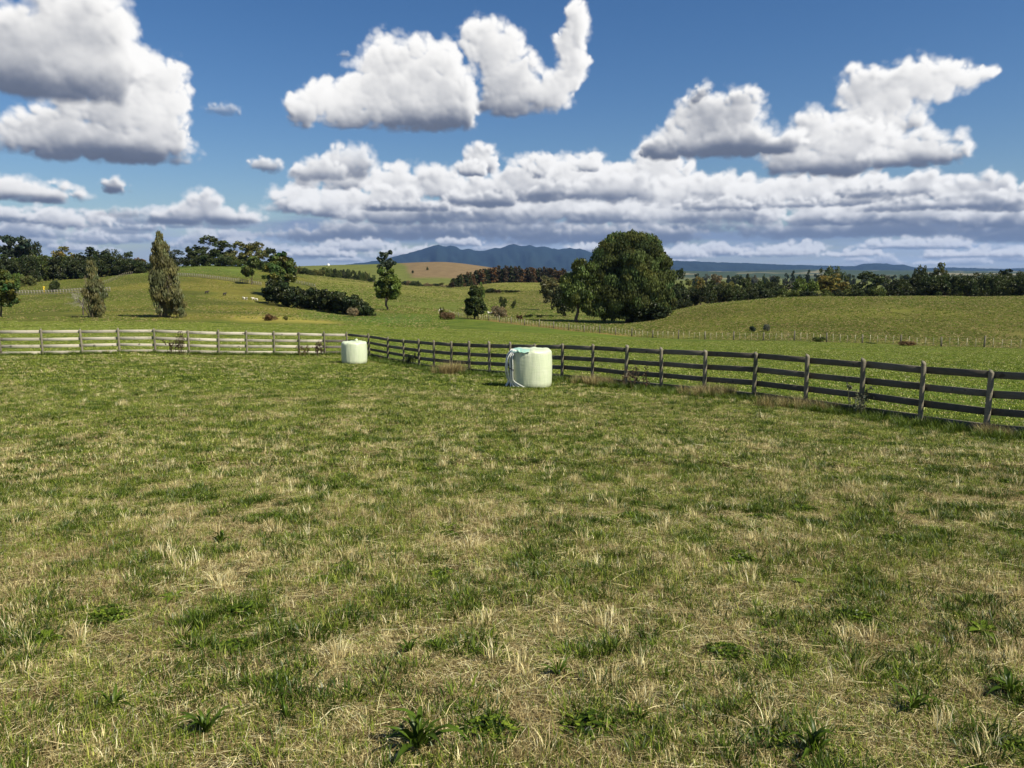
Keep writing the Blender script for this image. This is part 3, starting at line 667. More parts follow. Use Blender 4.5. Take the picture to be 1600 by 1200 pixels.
# ------------------------------------------------------------------ wrapped bales
def _wrap(t, base=(.61, .67, .46), lo=(.53, .60, .40)):
    oc = t.n('ShaderNodeTexCoord').outputs['Object']; mp = t.n('ShaderNodeMapping', i_0=oc); mp.inputs['Scale'].default_value = (9, 9, .8)
    n = t.noise(mp.outputs[0], 2.2, 6, .65); n2 = t.noise(oc, 4, 4, .6); mp2 = t.n('ShaderNodeMapping', i_0=oc); mp2.inputs['Scale'].default_value = (1, 1, 6); n3 = t.noise(mp2.outputs[0], 3, 4)
    c = t.mix(t.rng(n, .2, .75), lo, base); c = t.mix(t.rng(n2, .5, .7, 0, .45), c, (.70, .72, .56))
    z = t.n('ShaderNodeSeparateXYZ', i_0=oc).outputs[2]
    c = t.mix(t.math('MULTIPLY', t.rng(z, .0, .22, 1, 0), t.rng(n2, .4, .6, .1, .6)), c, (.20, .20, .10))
    b = t.n('ShaderNodeBump', i_Strength=.55, i_Distance=.02, i_Height=t.math('ADD', n, t.math('MULTIPLY', n3, .5)))
    pbsdf(t, c, .38, .45, b.outputs[0])
M_wrap = mat('bale_wrap', _wrap)
M_white = mat('white_wrap', lambda t: _wrap(t, (.80, .80, .72), (.68, .70, .62)))
M_mint = mat('mint_wrap', lambda t: _wrap(t, (.36, .60, .48), (.30, .52, .41)))
def bale_mesh(R, H, seed, bulge=.03, dome=.03):
    r = np.random.default_rng(seed); n = 96; c = .10
    prof = [(0, H+dome), (R*.35, H+dome*.9), (R*.65, H+dome*.55), (R-c*1.2, H+.005)]
    prof += [(R-c+c*math.sin(a), H-c+c*math.cos(a)) for a in np.linspace(.25, math.pi/2, 6)]
    prof += [(R+bulge*math.sin(q*math.pi), H-c-(H-c-.14)*q) for q in np.linspace(.06, .94, 16)]
    prof += [(R-.0, .13), (R-.02, .05), (R-.07, 0), (R-.12, -.06)]
    prof = np.array(prof); a = np.arange(n)*2*math.pi/n
    rr = 1+.012*np.sin(2*a+r.uniform(0, 6))+.010*np.sin(3*a+r.uniform(0, 6))+.008*np.sin(5*a+r.uniform(0, 6))
    V = [(0, 0, prof[0][1])]
    ph = r.uniform(0, 6, 5)
    for j, (q, z) in enumerate(prof[1:]):
        wz = np.clip((H-z)/H, 0, 1); fold = .0022*np.sin(17*a+ph[0]+4*wz)+.0018*np.sin(31*a+ph[1]-5*wz+2*np.sin(3*a))+.0012*np.sin(53*a+ph[2]+7*wz)
        zz = z+(.012*np.sin(7*a+ph[3])+.010*np.sin(13*a+ph[4]))*(q/R)*(1 if z > H-.1 else 0)
        k = q*rr+(fold if q > R*.6 else 0); V += list(zip(k*np.cos(a), k*np.sin(a), zz+0*a))
    F = [(1+j*n+k, 1+(j+1)*n+k, 1+(j+1)*n+(k+1) % n, 1+j*n+(k+1) % n) for j in range(len(prof)-2) for k in range(n)]
    T = [(0, 1+k, 1+(k+1) % n) for k in range(n)]
    return mesh_np('wrap', V, [np.array(F), np.array(T)], [M_wrap], smooth=True)
def strip(pts, w, nrm, m, name, parent, thick=.006):
    pts = np.array(pts, float); V = []; up = np.array(nrm, float)
    for i, p in enumerate(pts):
        t = pts[min(i+1, len(pts)-1)]-pts[max(0, i-1)]; s = np.cross(t, up); s /= np.linalg.norm(s)+1e-9
        ww = w*(1 if np.isscalar(w) else 1); ww = w[i] if hasattr(w, '__len__') else w; q = np.cross(s, t); q /= np.linalg.norm(q)+1e-9
        V += [p-s*ww/2, p-s*ww*.15+q*.02, p+s*ww*.2-q*.012, p+s*ww/2]; V += [v-q*thick for v in V[-4:]]
    F = []
    for i in range(len(pts)-1):
        a, b = i*8, i*8+8
        for k in range(3): F += [(a+k, a+k+1, b+k+1, b+k), (a+4+k, b+4+k, b+5+k, a+5+k)]
        F += [(a, b, b+4, a+4), (a+3, a+7, b+7, b+3)]
    F += [(0, 4, 5, 1), (1, 5, 6, 2), (2, 6, 7, 3)]
    return put(name, mesh_np(name, V, np.array(F), [m], smooth=True), parent)
b1p = gpt(829.5, 22.9)
R1, H1 = .62, 1.15
b1 = empty('wrapped_bale', tuple(b1p), label='nearer round silage bale in pale green wrap with mint patch and loose white tail', cat='silage bale', group='wrapped silage bales')
put('wrap', bale_mesh(R1, H1, 1, .014, .01), b1)
# mint patch over the upper left shoulder
pa = np.linspace(math.radians(150), math.radians(264), 40); Vm = []
for a in pa:
    k = math.sin((a-pa[0])/(pa[-1]-pa[0])*math.pi)**.6; low = -.035+.04*max(0, 1-(a-math.radians(196))/1.2)*k+.012*math.sin(a*19)
    for q, z in ((R1*.45, H1+.022), (R1*.72, H1+.019), (R1-.09, H1+.012), (R1-.035, H1-.022), (R1+.006, H1-.055-low*.4), (R1+.014, H1-.075-low)):
        Vm.append((math.cos(a)*q, math.sin(a)*q, z))
put('mint_patch', mesh_np('mint_patch', Vm, grid_faces(40, 6), [M_mint], smooth=True), b1)
kn = tube([(-.40, -.47, H1-.03), (-.375, -.515, H1-.0), (-.35, -.53, H1-.05)], [.03, .05, .012], 8); put('knot', mesh_np('knot', kn[0], kn[1], [M_mint], smooth=True), b1)
ra = np.random.default_rng(9)
for k, (a0, wd, out, foot) in enumerate([(186, .16, .05, (-.10, -.10)), (193, .15, .085, (.03, -.15)), (201, .13, .12, (.10, -.17)), (208, .11, .07, (.22, -.20)), (216, .09, .05, (.36, -.22)), (180, .10, .11, (-.14, -.02))]):
    a = math.radians(a0); e = np.array([math.cos(a), math.sin(a)]); pts = []
    for q in np.linspace(0, 1, 15):
        z = H1*.985*(1-q)+.02; rad = R1*(.86+.16*min(1, q*6))+out*math.sin(min(1, q*1.15)*math.pi)**.8+.02; p = e*rad
        if q > .82: p = p+np.array(foot)*((q-.82)/.18)**1.2
        pts.append((p[0]+.012*math.sin(q*9+k), p[1], z))
    strip(pts, [wd*(.55+.6*q) for q in np.linspace(0, 1, 15)], (*e, .0), M_white, 'loose_wrap', b1)
tie = [(math.cos(math.radians(a))*(R1+.075+.05*math.sin((a-172)/50*math.pi)), math.sin(math.radians(a))*(R1+.075+.05*math.sin((a-172)/50*math.pi)), H1*.52-.03*math.sin(a)) for a in np.linspace(172, 222, 10)]
V, F = tube(tie, .012, 6); put('tie_cord', mesh_np('tie_cord', V, F, [mat('dark_cord', lambda t: pbsdf(t, (.03, .03, .03), .6))]), b1)
b2p = gpt(554, 36.8)
b2 = empty('wrapped_bale', tuple(b2p), 1., label='farther round silage bale in plain pale green wrap, standing close to the fence corner', cat='silage bale', group='wrapped silage bales')
put('wrap', bale_mesh(.60, 1.06, 2, .014, .03), b2)
V, F = tube([(.05, -.05, 1.09), (.1, -.1, 1.16), (.16, -.05, 1.14)], [.08, .06, .02], 7); put('wrap_knot', mesh_np('wrap_knot', V, F, [M_wrap], smooth=True), b2)

# ------------------------------------------------------------------ the great tree in the gully and other single trees
def own_tree(name, px, d, top, lobes_px, n, size, colr, seed, label, trunkr, trunk_top, cat='tree', kw={}, nl=8, sides=9, squeeze=1.):
    """lobes_px: (column, row, half width, half height, depth offset in metres) as they stand at distance d"""
    r = np.random.default_rng(seed); p = gpt(px, d); L = []
    for cx, cy, rx, ry, dz in lobes_px:
        cx = px+(cx-px)*squeeze; rx = rx*squeeze
        D = d+dz; X = (cx-800)/FPX/K1*D; Z = EYE+float(tan_row(cy))*D; s = D/FPX; L.append(((X-p[0], dz, Z-p[2]), (rx*s, max(rx, ry)*s*.8, ry*s)))
    V, F, T = leaf_cloud(L, n, size, r, **kw); V[:, 2] = np.maximum(V[:, 2], -.4)
    root = empty(name, tuple(p), label=label, cat=cat)
    o = put('crown', mesh_np('crown', V, F, [M_leaf], tone=T), root); o.color = (*(np.array(GREENS[colr])*1.25), 1)
    TV, TF = limbs(L[:nl], .3, trunkr, r, trunk_top, sides); put('trunk', mesh_np('trunk', TV, TF, [M_bark], smooth=True), root)
    return root
own_tree('spreading_tree', 983, 168, 362, [(985, 400, 42, 34, 0), (950, 405, 26, 30, -2), (1015, 405, 30, 30, -2), (995, 380, 30, 16, 0), (965, 378, 20, 14, 1), (1035, 430, 22, 34, 0), (935, 430, 22, 28, -3), (960, 450, 30, 36, -5), (1000, 450, 40, 36, -4), (1035, 465, 22, 22, -1), (970, 478, 26, 18, -4), (1010, 482, 30, 16, -2), (985, 430, 46, 40, 4), (1025, 385, 16, 14, 0), (943, 470, 16, 18, -4), (990, 415, 24, 30, -6), (988, 367, 12, 6, 0), (972, 372, 10, 7, -1), (1012, 374, 10, 7, 1), (1037, 392, 8, 8, 0), (1046, 412, 8, 8, 1), (1052, 436, 8, 12, 0), (1056, 460, 9, 12, 1), (926, 395, 8, 8, 0), (918, 414, 8, 9, 1), (936, 384, 9, 7, 0), (1024, 380, 8, 6, -1), (948, 373, 8, 6, 0), (1050, 480, 10, 9, 0), (920, 450, 10, 12, -2), (930, 484, 12, 10, -3), (945, 490, 14, 9, -4), (1062, 470, 8, 12, 1), (1030, 492, 14, 8, -2)],
         135000, .28, 'crown', 21, 'huge dense dark green tree standing in the gully, tallest tree in view', .75, 8., kw=dict(clumps=36, hang=.7, long=1.9, var=.55, hue=.22, tight=.44), nl=12, squeeze=.86)
own_tree('broadleaf_tree', 903, 163, 405, [(914, 424, 19, 19, 0), (928, 445, 20, 26, 1), (898, 444, 17, 24, 0), (910, 462, 20, 13, -1), (934, 466, 16, 18, 0), (888, 455, 12, 17, 0), (922, 478, 13, 12, -1), (934, 488, 13, 10, -2), (893, 470, 10, 10, 0)], 34000, .29, 'mid', 22,
         'smaller green tree on the left side of the huge gully tree, its bare trunk showing', .32, 5., kw=dict(clumps=28, hang=.3, var=.5, tight=.5))
poplar = own_tree('poplar_tree', 257, 118, 360, [(250, 374, 4, 12, 0), (245, 392, 6, 16, 0), (255, 392, 6, 20, 0), (246, 413, 8, 22, 0), (261, 422, 9, 26, 0), (244, 440, 7, 28, 0), (266, 450, 9, 28, 0), (245, 465, 8, 28, -1), (266, 475, 9, 18, 0), (248, 484, 9, 13, 0), (256, 440, 11, 48, 1), (256, 478, 12, 18, 1)], 26000, .15, 'khaki', 23,
         'tall narrow brownish green poplar standing alone at the foot of the left hillside', .35, 9., kw=dict(clumps=30, long=4.2, var=.45, hue=.12, hang=-.25, tight=.36), nl=8, squeeze=.76)
own_tree('poplar_sapling', 277, 117, 448, [(278, 470, 4, 20, 0), (274, 484, 5, 12, 0), (281, 486, 4, 12, 0)], 2600, .12, 'khaki', 24, 'thin upright poplar sucker on the right flank of the tall poplar', .06, 3., kw=dict(clumps=14, long=4.5, hang=-.2), nl=3)
young = own_tree('young_poplar', 147, 116, 407, [(142, 425, 3, 18, 0), (147, 448, 6, 22, 0), (139, 462, 5, 26, 0), (156, 458, 5, 24, 0), (148, 480, 9, 16, 0), (139, 486, 5, 12, 0), (158, 486, 5, 12, 0)], 8500, .11, 'khaki', 25,
         'short bushy olive brown poplar in front of the leafless grey tree on the left', .12, 4., kw=dict(clumps=22, long=4.8, hang=-.25, var=.35, tight=.38), nl=6, squeeze=.62)
own_tree('forked_tree', 605, 196, 418, [(606, 440, 17, 15, 0), (600, 452, 14, 12, 0), (614, 450, 12, 14, -1), (604, 428, 12, 10, 0), (605, 458, 15, 8, 0), (596, 460, 10, 6, 0), (614, 459, 10, 6, 0)], 11000, .42, 'bright', 26, 'bright green round tree standing alone in mid field right of the dark hedge', .22, 3., kw=dict(clumps=18, var=.4))
own_tree('sparse_tree', 603, 215, 389, [(604, 397, 9, 6, 0), (595, 408, 7, 6, 0), (612, 410, 8, 6, 0), (603, 416, 13, 6, 0), (598, 423, 10, 5, 0)], 3000, .45, 'bluegreen', 27, 'dark sparse wind-shaped tree rising just behind the bright green round tree', .2, 10., kw=dict(clumps=8, var=.3))
own_tree('small_tree', 742, 158, 442, [(743, 458, 9, 12, 0), (741, 474, 14, 12, 0), (748, 484, 13, 8, -1), (735, 486, 9, 7, 0)], 6000, .32, 'dark', 28, 'small dark green tree at the upper end of the batten fence', .14, 3., kw=dict(clumps=18))
own_tree('autumn_tree', 432, 225, 395, [(440, 404, 12, 9, 2), (430, 420, 17, 14, 0), (446, 420, 14, 18, 2), (424, 436, 16, 12, -1), (446, 438, 16, 12, 0), (455, 428, 10, 14, 3)], 9500, .45, 'mid', 29, 'rounded tree with yellowing top at the upper end of the dark hedge', .25, 4., kw=dict(clumps=18, hue=.45))
own_tree('orchard_tree', 2, 124, 412, [(0, 440, 16, 20, 0), (8, 455, 15, 18, 0), (-12, 455, 18, 26, 0), (6, 470, 16, 10, 0), (14, 448, 12, 12, -1)], 8000, .24, 'mid', 30, 'green and gold leafed tree cut off by the left edge of the photo', .14, 3., kw=dict(clumps=18, hue=.5, var=.4))
own_tree('round_bush', 394, 262, 400, [(393, 418, 13, 13, 0), (396, 408, 8, 8, 0), (386, 425, 9, 7, 0)], 4200, .45, 'mid', 31, 'small round green tree on the hillside between the tall autumn trees and the hedge', .2, 2., kw=dict(clumps=16))
# hedge
hl = []
for q in np.linspace(0, 1, 17):
    cx = np.interp(q, [0, .3, .6, 1], [420, 468, 520, 566]); cy = np.interp(q, [0, .3, .6, .85, 1], [450, 463, 467, 474, 484]); dd = np.interp(q, [0, .3, .6, 1], [198, 176, 160, 150])
    hl.append((cx, cy+2, 16, np.interp(q, [0, .3, .8, 1], [14, 16, 16, 8]), dd-165)); hl.append((cx+3, cy+9, 15, 12 if q < .9 else 6, dd-163))
own_tree('hedge', 500, 165, 445, hl, 30000, .36, 'deep', 33, 'thick dark evergreen hedge curving down the field left of centre', .15, 1., cat='hedge', kw=dict(clumps=16, var=.45), nl=2)
# leafless grey tree
def bare(px, d, h, label, name='bare_tree', colr=(.42, .39, .33), spread=.5, seed=3, depth=5):
    r = np.random.default_rng(seed); p = gpt(px, d); root = empty(name, tuple(p), label=label, cat='tree'); tw = []; tk = []
    def grow(a, dr, ln, rad, k):
        m = a+dr*ln*.5+r.normal(size=3)*ln*.05; b = a+dr*ln; (tk if k < 2 else tw).append(tube([a, m, b], [rad, rad*.8, rad*.6], 5 if k < 2 else 3, cap=False))
        if k >= depth: return
        for _ in range(3 if k else 4):
            nd = dr+r.normal(size=3)*spread+np.array([0, 0, .12]); nd /= np.linalg.norm(nd); grow(b if r.random() < .6 else m, nd, ln*r.uniform(.58, .86), rad*.55, k+1)
    grow(np.zeros(3), np.array([0, 0, 1.]), h*.24, h*.02, 0)
    V, F = join(tk); put('trunk', mesh_np('trunk', V, F, [M_bark]), root)
    V, F = join(tw); o = put('branches', mesh_np('branches', V, F, [M_twig], tone=np.ones((len(V), 3))), root); o.color = (*colr, 1); return root
def shoots(root, h, n, R, colr, label, seed):
    r = np.random.default_rng(seed); st = []
    for i in range(n):
        a = r.uniform(0, 6.28); q = R*math.sqrt(r.uniform(0, 1)); k = h*r.uniform(.55, 1.03)*(1-.35*q/R); b = np.array([math.cos(a)*q, math.sin(a)*q, 0])
        st.append(tube([b*.5-[0, 0, .1], b*1.15+[0, 0, k*.45], b*.75+[0, 0, k]+r.normal(size=3)*.08], [.045, .03, .012], 4, cap=False))
        for _ in range(7):
            z = r.uniform(.2, .95); c = b*1.0+[0, 0, k*z]; st.append(tube([c, c+np.array([math.cos(a)*.3, math.sin(a)*.3, .9])*r.uniform(.4, 1.)], [.016, .007], 3, cap=False))
    V, F = join(st); o = put('bare_shoots', mesh_np('bare_shoots', V, F, [M_twig], tone=np.ones((len(V), 3))), root, label=label); o.color = (*colr, 1)
shoots(poplar, 13.2, 46, 1.7, (.20, .17, .12), 'bare upright grey brown shoots standing through the tall poplar', 71)
shoots(young, 8.6, 34, 1.3, (.26, .21, .13), 'bare tan shoots standing through the short bushy poplar', 72)
bare(130, 128, 7.4, 'leafless pale grey tree behind the short bushy poplar', spread=.62)

# ------------------------------------------------------------------ rows of trees
R_ = np.random.default_rng(42)
for px, d, top, w_, k, c, lab in [
    (28, 318, 366, 34, 'open', 'bluegreen', 'tall open-crowned tree, leftmost of the pair above the left tree belt'),
    (50, 325, 370, 34, 'dome', 'deep', 'tall dense dark tree, right of the pair above the left tree belt'),
    (102, 322, 384, 30, 'broad', 'gold', 'golden topped tree rising out of the left tree belt'),
    (146, 322, 385, 34, 'broad', 'deep', 'dark round tree at the middle of the left tree belt'),
    (176, 325, 387, 34, 'dome', 'deep', 'dark round tree right of middle in the left tree belt'),
    (203, 330, 392, 26, 'broad', 'dark', 'dark tree at the right end of the left tree belt'),
    (222, 335, 402, 20, 'open', 'rust', 'reddish thin tree ending the left tree belt near the poplar'),
    (234, 337, 410, 16, 'bush', 'tan', 'low tan bush just left of the tall poplar'),
    (275, 350, 389, 40, 'dome', 'deep', 'low dark dense tree right behind the tall poplar'),
    (303, 358, 382, 24, 'open', 'dark', 'slim dark tree left of the tallest hilltop tree'),
    (328, 358, 367, 48, 'broad', 'dark', 'tallest dark green tree on the left hilltop'),
    (352, 362, 386, 20, 'open', 'bluegreen', 'thin dark tree between the two hilltop clumps'),
    (375, 360, 376, 34, 'broad', 'olive', 'yellow olive tree opening the right hilltop clump'),
    (404, 358, 377, 36, 'broad', 'olive', 'large olive green tree at the middle of the right hilltop clump'),
    (424, 345, 386, 34, 'broad', 'dark', 'dark tree on the right of the hilltop clump'),
    (442, 330, 394, 24, 'broad', 'rust', 'rust tinged tree ending the hilltop clump on the right'),
    (862, 250, 428, 38, 'feather', 'khaki', 'olive feathery tree at the end of the dark plantation'),
    (882, 215, 428, 28, 'dome', 'deep', 'dark round bush between the feathery yellow tree and the gully trees'),
    (741, 230, 440, 26, 'bush', 'bright', 'bright green bush behind the small dark tree'),
    (1062, 235, 418, 28, 'broad', 'dark', 'dark tree just right of the huge gully tree'),
    (1090, 250, 431, 20, 'broad', 'gold', 'yellow autumn tree near the left end of the right tree belt'),
    (1118, 290, 427, 36, 'broad', 'tan', 'tan brown tree top in the right tree belt'),
    (1212, 430, 430, 25, 'dome', 'deep', 'dark dome shaped tree standing apart beyond the gap in the right belt'),
    (1295, 235, 426, 50, 'feather', 'gold', 'large golden feathery willow in the right tree belt'),
    (1262, 225, 432, 34, 'bush', 'bright', 'bright green bush left of the golden willow'),
    (1240, 240, 436, 26, 'open', 'grey', 'grey leafless looking tree at the gap in the right belt'),
    (1300, 420, 413, 32, 'dome', 'dark', 'broad dark tree crown rising behind the golden willow'),
    (1352, 250, 423, 46, 'broad', 'dark', 'dark leafy tree right of the golden willow'),
    (1380, 255, 428, 34, 'broad', 'grey', 'greyish tree left of the long dark hedge of trees'),
    (1438, 290, 412, 22, 'dome', 'deep', 'flat topped dark tree above the right tree belt'),
    (1466, 290, 409, 19, 'broad', 'olive', 'lighter green tree beside the flat topped dark one'),
    (1568, 240, 419, 34, 'broad', 'deep', 'taller dark tree in the belt near the right edge of the photo'),
    (1238, 700, 422, 10, 'conifer', 'bluegreen', 'slim conifer left of a pair far behind the gap in the belt'),
    (1262, 700, 421, 9, 'conifer', 'bluegreen', 'slim far conifer just left of the golden willow')]:
    tree('broadleaf_tree' if k != 'conifer' else 'conifer_tree', k, px, d, top, w_*(1.22 if k in ('broad', 'dome', 'open') else 1), c, lab, cat='bush' if k == 'bush' else 'tree')
ORD = 'first second third fourth fifth sixth seventh eighth ninth tenth eleventh twelfth thirteenth fourteenth fifteenth sixteenth seventeenth eighteenth nineteenth twentieth twenty-first twenty-second twenty-third twenty-fourth'.split()
def row(n, x0, x1, dist, tops, wr, kinds, cols, label, group, name='broadleaf_tree', cat='tree', j=2.5):
    base = label
    for i in range(n):
        label = ORD[i]+' from the left '+base[base.index(' '):].strip() if base.startswith('#') else base
        x = x0+(x1-x0)*(i+.5)/n+R_.uniform(-.25, .25)*(x1-x0)/n
        tree(name, str(R_.choice(kinds)), x, float(np.interp(x, *dist))*R_.uniform(.985, 1.02), float(np.interp(x, *tops))+R_.uniform(-j, j), R_.uniform(*wr), str(R_.choice(cols)), label, cat, group)
row(21, -12, 222, ([0, 220], [298, 322]), ([-60, 60, 130, 222], [398, 398, 400, 405]), (30, 42), ['bush', 'dome', 'broad'], ['dark', 'deep', 'deep', 'dark', 'mid'], '# of the dark trees packed along the left tree belt', 'left tree belt')
row(12, 292, 452, ([292, 380, 452], [352, 352, 318]), ([292, 340, 400, 452], [402, 400, 404, 414]), (18, 26), ['bush', 'dome'], ['deep', 'dark', 'dark', 'mid'], '# of the undergrowth bushes at the foot of the hilltop trees', 'undergrowth of the hilltop trees', 'bush', 'bush', 4)
row(6, -20, 50, ([0, 60], [270, 275]), ([-20, 50], [418, 428]), (14, 22), ['bush'], ['olive', 'mid', 'bright'], '# of the low olive bushes before the left tree belt', 'low bushes left', 'bush', 'bush')
row(20, 462, 588, ([460, 600], [400, 560]), ([460, 490, 520, 560, 590], [416, 421, 417, 424, 428]), (9, 17), ['bush', 'bush', 'broad'], ['dark', 'deep', 'mid', 'olive'], '# of the dark bushes lined up below the far green hill', 'bush line below the far hill', 'bush', 'bush', 2.5)
row(12, 622, 705, ([620, 700], [560, 520]), ([620, 700], [436, 444]), (9, 15), ['bush', 'open'], ['olive', 'dark', 'tan', 'bluegreen'], '# of the scrubby bushes at the foot of the brown ploughed hill', 'scrub below the brown hill', 'bush', 'bush')
row(46, 742, 884, ([742, 770, 884], [560, 600, 600]), ([742, 765, 800, 840, 884], [425, 417, 416, 418, 420]), (8, 12), ['plantation'], ['brown', 'brown', 'rust', 'deep', 'brown'], 'one of the reddish brown conifers packed in the plantation below the mountain', 'conifer plantation', 'conifer_tree', 'tree', 3)
row(20, 704, 760, ([704, 760], [460, 540]), ([704, 722, 760], [440, 428, 421]), (9, 13), ['plantation', 'conifer'], ['brown', 'deep', 'dark', 'rust'], 'one of the dark conifers stepping down at the left end of the plantation', 'conifer plantation', 'conifer_tree', 'tree', 3)
row(12, 752, 820, ([752, 820], [410, 420]), ([752, 820], [450, 455]), (9, 14), ['bush'], ['dark', 'brown', 'deep'], '# of the low bushes below the small green field', 'low bushes below the plantation field', 'bush', 'bush', 1.5)
row(10, 1050, 1215, ([1050, 1215], [215, 235]), ([1050, 1120, 1215], [447, 444, 450]), (24, 32), ['bush', 'dome'], ['deep', 'dark', 'deep'], '# of the dark bushes lining the left half of the hillock crest', 'bushes behind the hillock', 'bush', 'bush')
row(9, 1070, 1210, ([1050, 1215], [262, 275]), ([1050, 1150, 1170, 1210], [436, 436, 433, 440]), (24, 34), ['broad', 'dome'], ['dark', 'mid', 'dark', 'olive'], '# of the mixed trees behind the dark bushes right of the gully', 'mixed trees behind the hillock')
row(9, 1225, 1385, ([1225, 1385], [208, 212]), ([1225, 1385], [452, 448]), (20, 28), ['bush', 'dome'], ['deep', 'dark', 'mid'], '# of the low dark bushes under the golden willow', 'low bushes under the willow', 'bush', 'bush')
row(14, 1385, 1615, ([1385, 1680], [222, 228]), ([1385, 1420, 1500, 1600, 1680], [438, 431, 426, 424, 424]), (34, 46), ['dome', 'dome', 'bush'], ['deep', 'dark', 'dark', 'dark'], '# of the dark trees packed at the right end of the belt', 'right tree belt')
row(22, 1080, 1420, ([1080, 1420], [900, 1000]), ([1080, 1420], [428, 427]), (8, 18), ['bush', 'broad'], ['bluegreen', 'dark', 'grey'], '# of the distant greyish trees seen above the right belt', 'distant trees', j=2)
row(8, 1040, 1075, ([1040, 1075], [190, 195]), ([1040, 1075], [466, 470]), (14, 20), ['bush'], ['deep', 'dark', 'deep'], '# of the dark shrubs at the foot of the huge gully tree', 'russet shrubs by the gully tree', 'bush', 'bush')
# odd shrubs about the field
for px, d, top, w_, c, lab in [(780, 175, 477, 22, 'tan', 'tan leafless shrub right of the small dark tree'), (787, 255, 462, 11, 'dark', 'dark shrub standing on the bank below the plantation field'), (802, 255, 467, 7, 'dark', 'tiny dark shrub right of the dark one below the plantation field'),
    (691, 152, 478, 9, 'olive', 'small scraggly tree on the edge of the mown strip'), (700, 151, 487, 20, 'rust', 'low rusty patch of weeds by the scraggly tree'), (825, 190, 490, 14, 'dark', 'dark low shrub in the gully left of the trees'), (843, 192, 491, 9, 'dark', 'tiny low shrub further right in the gully'), (812, 165, 491, 9, 'rust', 'rusty shrub among the tan growth near the batten fence'),
    (424, 112, 490, 20, 'rust', 'rusty clump of rushes in the yellow patch before the hedge'), (447, 114, 493, 9, 'olive', 'small olive tuft right of the rusty rushes'), (552, 144, 480, 14, 'tan', 'tan toetoe grass at the foot of the dark hedge'),
    (1198, 119, 506, 8, 'grey', 'grey leafless shrub on the slope above the batten fence'), (1176, 119, 509, 7, 'bluegreen', 'small dark green shrub on the slope left of the grey leafless one'), (1278, 96, 526, 18, 'mid', 'leafy green weeds at the foot of the batten fence'), (1418, 90, 533, 20, 'rust', 'reddish brown weeds at the foot of the batten fence'), (1362, 92, 535, 12, 'mid', 'small green weed clump by the batten fence'),
    (85, 240, 437, 13, 'dark', 'dark little bush behind the yellow post'), (1005, 165, 470, 60, 'deep', 'dark thicket under the huge gully tree'), (668, 860, 416, 3, 'dark', 'tiny dark shrub on the far green hill'), (645, 820, 422, 4, 'dark', 'small dark shrub lower on the far green hill')]:
    tree('shrub', 'bush', px, d, top, w_, c, lab, cat='shrub')

# ------------------------------------------------------------------ small things far off
M_wool = mat('wool', lambda t: pbsdf(t, (.62, .58, .48), .95, .05)); M_dark = mat('dark_hide', lambda t: pbsdf(t, (.03, .025, .02), .8))
def animal(name, L, m, legm):
    """one continuous body along x, facing +x: barrel, neck, head and four legs"""
    me = bpy.data.meshes.new(name)
    P = [(-.36, 0, .62), (0, 0, .60), (.36, 0, .62), (.50, 0, .78), (.66, 0, .84), (.80, 0, .74), (-.36, .13, .45), (-.39, .13, .25), (-.36, .13, .02), (-.36, -.13, .45), (-.39, -.13, .25), (-.36, -.13, .02),
         (.34, .12, .45), (.34, .12, .24), (.35, .12, .02), (.34, -.12, .45), (.34, -.12, .24), (.35, -.12, .02)]
    E = [(0, 1), (1, 2), (2, 3), (3, 4), (4, 5), (0, 6), (6, 7), (7, 8), (0, 9), (9, 10), (10, 11), (2, 12), (12, 13), (13, 14), (2, 15), (15, 16), (16, 17)]
    Rr = [.22, .25, .21, .13, .11, .06]+[.09, .05, .04]*4
    me.from_pydata([tuple(c*L for c in p) for p in P], E, []); o = bpy.data.objects.new(name, me); C.objects.link(o)
    md = o.modifiers.new('skin', 'SKIN'); md2 = o.modifiers.new('sub', 'SUBSURF'); md2.levels = 1; md2.render_levels = 1
    for v, q in zip(me.skin_vertices[0].data, Rr): v.radius = (q*L, q*L)
    me.skin_vertices[0].data[1].use_root = True
    dg = bpy.context.evaluated_depsgraph_get(); nm = bpy.data.meshes.new_from_object(o.evaluated_get(dg)); bpy.data.objects.remove(o)
    nm.materials.clear(); nm.materials.append(m); return nm
sheep = animal('sheep', 1., M_wool, None); cow = animal('cow', 1.9, M_dark, None)
def beast(name, me, px, d, label, group): return put(name, me, None, tuple(gpt(px, d)), label=label, cat=name, group=group)
for px, d in [(381, 205), (385, 204), (396, 205), (401, 203)]:
    o = beast('sheep', sheep, px, d, 'one of the cream sheep grazing in the small group left of the hedge', 'sheep left of the hedge'); o.rotation_euler.z = R_.uniform(0, 6.3); o.scale = (.85,)*3
o = beast('sheep', sheep, 688, 205, 'lone white sheep in the middle of the central field', None); o.scale = (1.1,)*3
for i in range(16):
    o = beast('sheep', sheep, 762+i*1.9+R_.uniform(-1, 1), 212+R_.uniform(-6, 6), 'one of the cream sheep in the flock beyond the small dark tree', 'flock in the central field'); o.rotation_euler.z = R_.uniform(0, 6.3); o.scale = (.8,)*3
for px, d in [(323, 215), (280, 345), (351, 214)]:
    o = beast('cow', cow, px, d, {323: 'dark cow standing in the middle of the left hillside', 280: 'dark cow near the hilltop right of the tall poplar', 351: 'dark cow lying low left of the sheep group'}[px], None); o.rotation_euler.z = R_.uniform(0, 6.3); o.scale = (.55,)*3
M_yel = mat('yellow_paint', lambda t: pbsdf(t, (.75, .52, .03), .5, .4)); M_offw = mat('white_paint', lambda t: pbsdf(t, (.75, .75, .72), .5, .4))
yp = gpt(69, 238); ym = empty('marker_post', tuple(yp), label='bright yellow marker post before the left tree belt', cat='post')
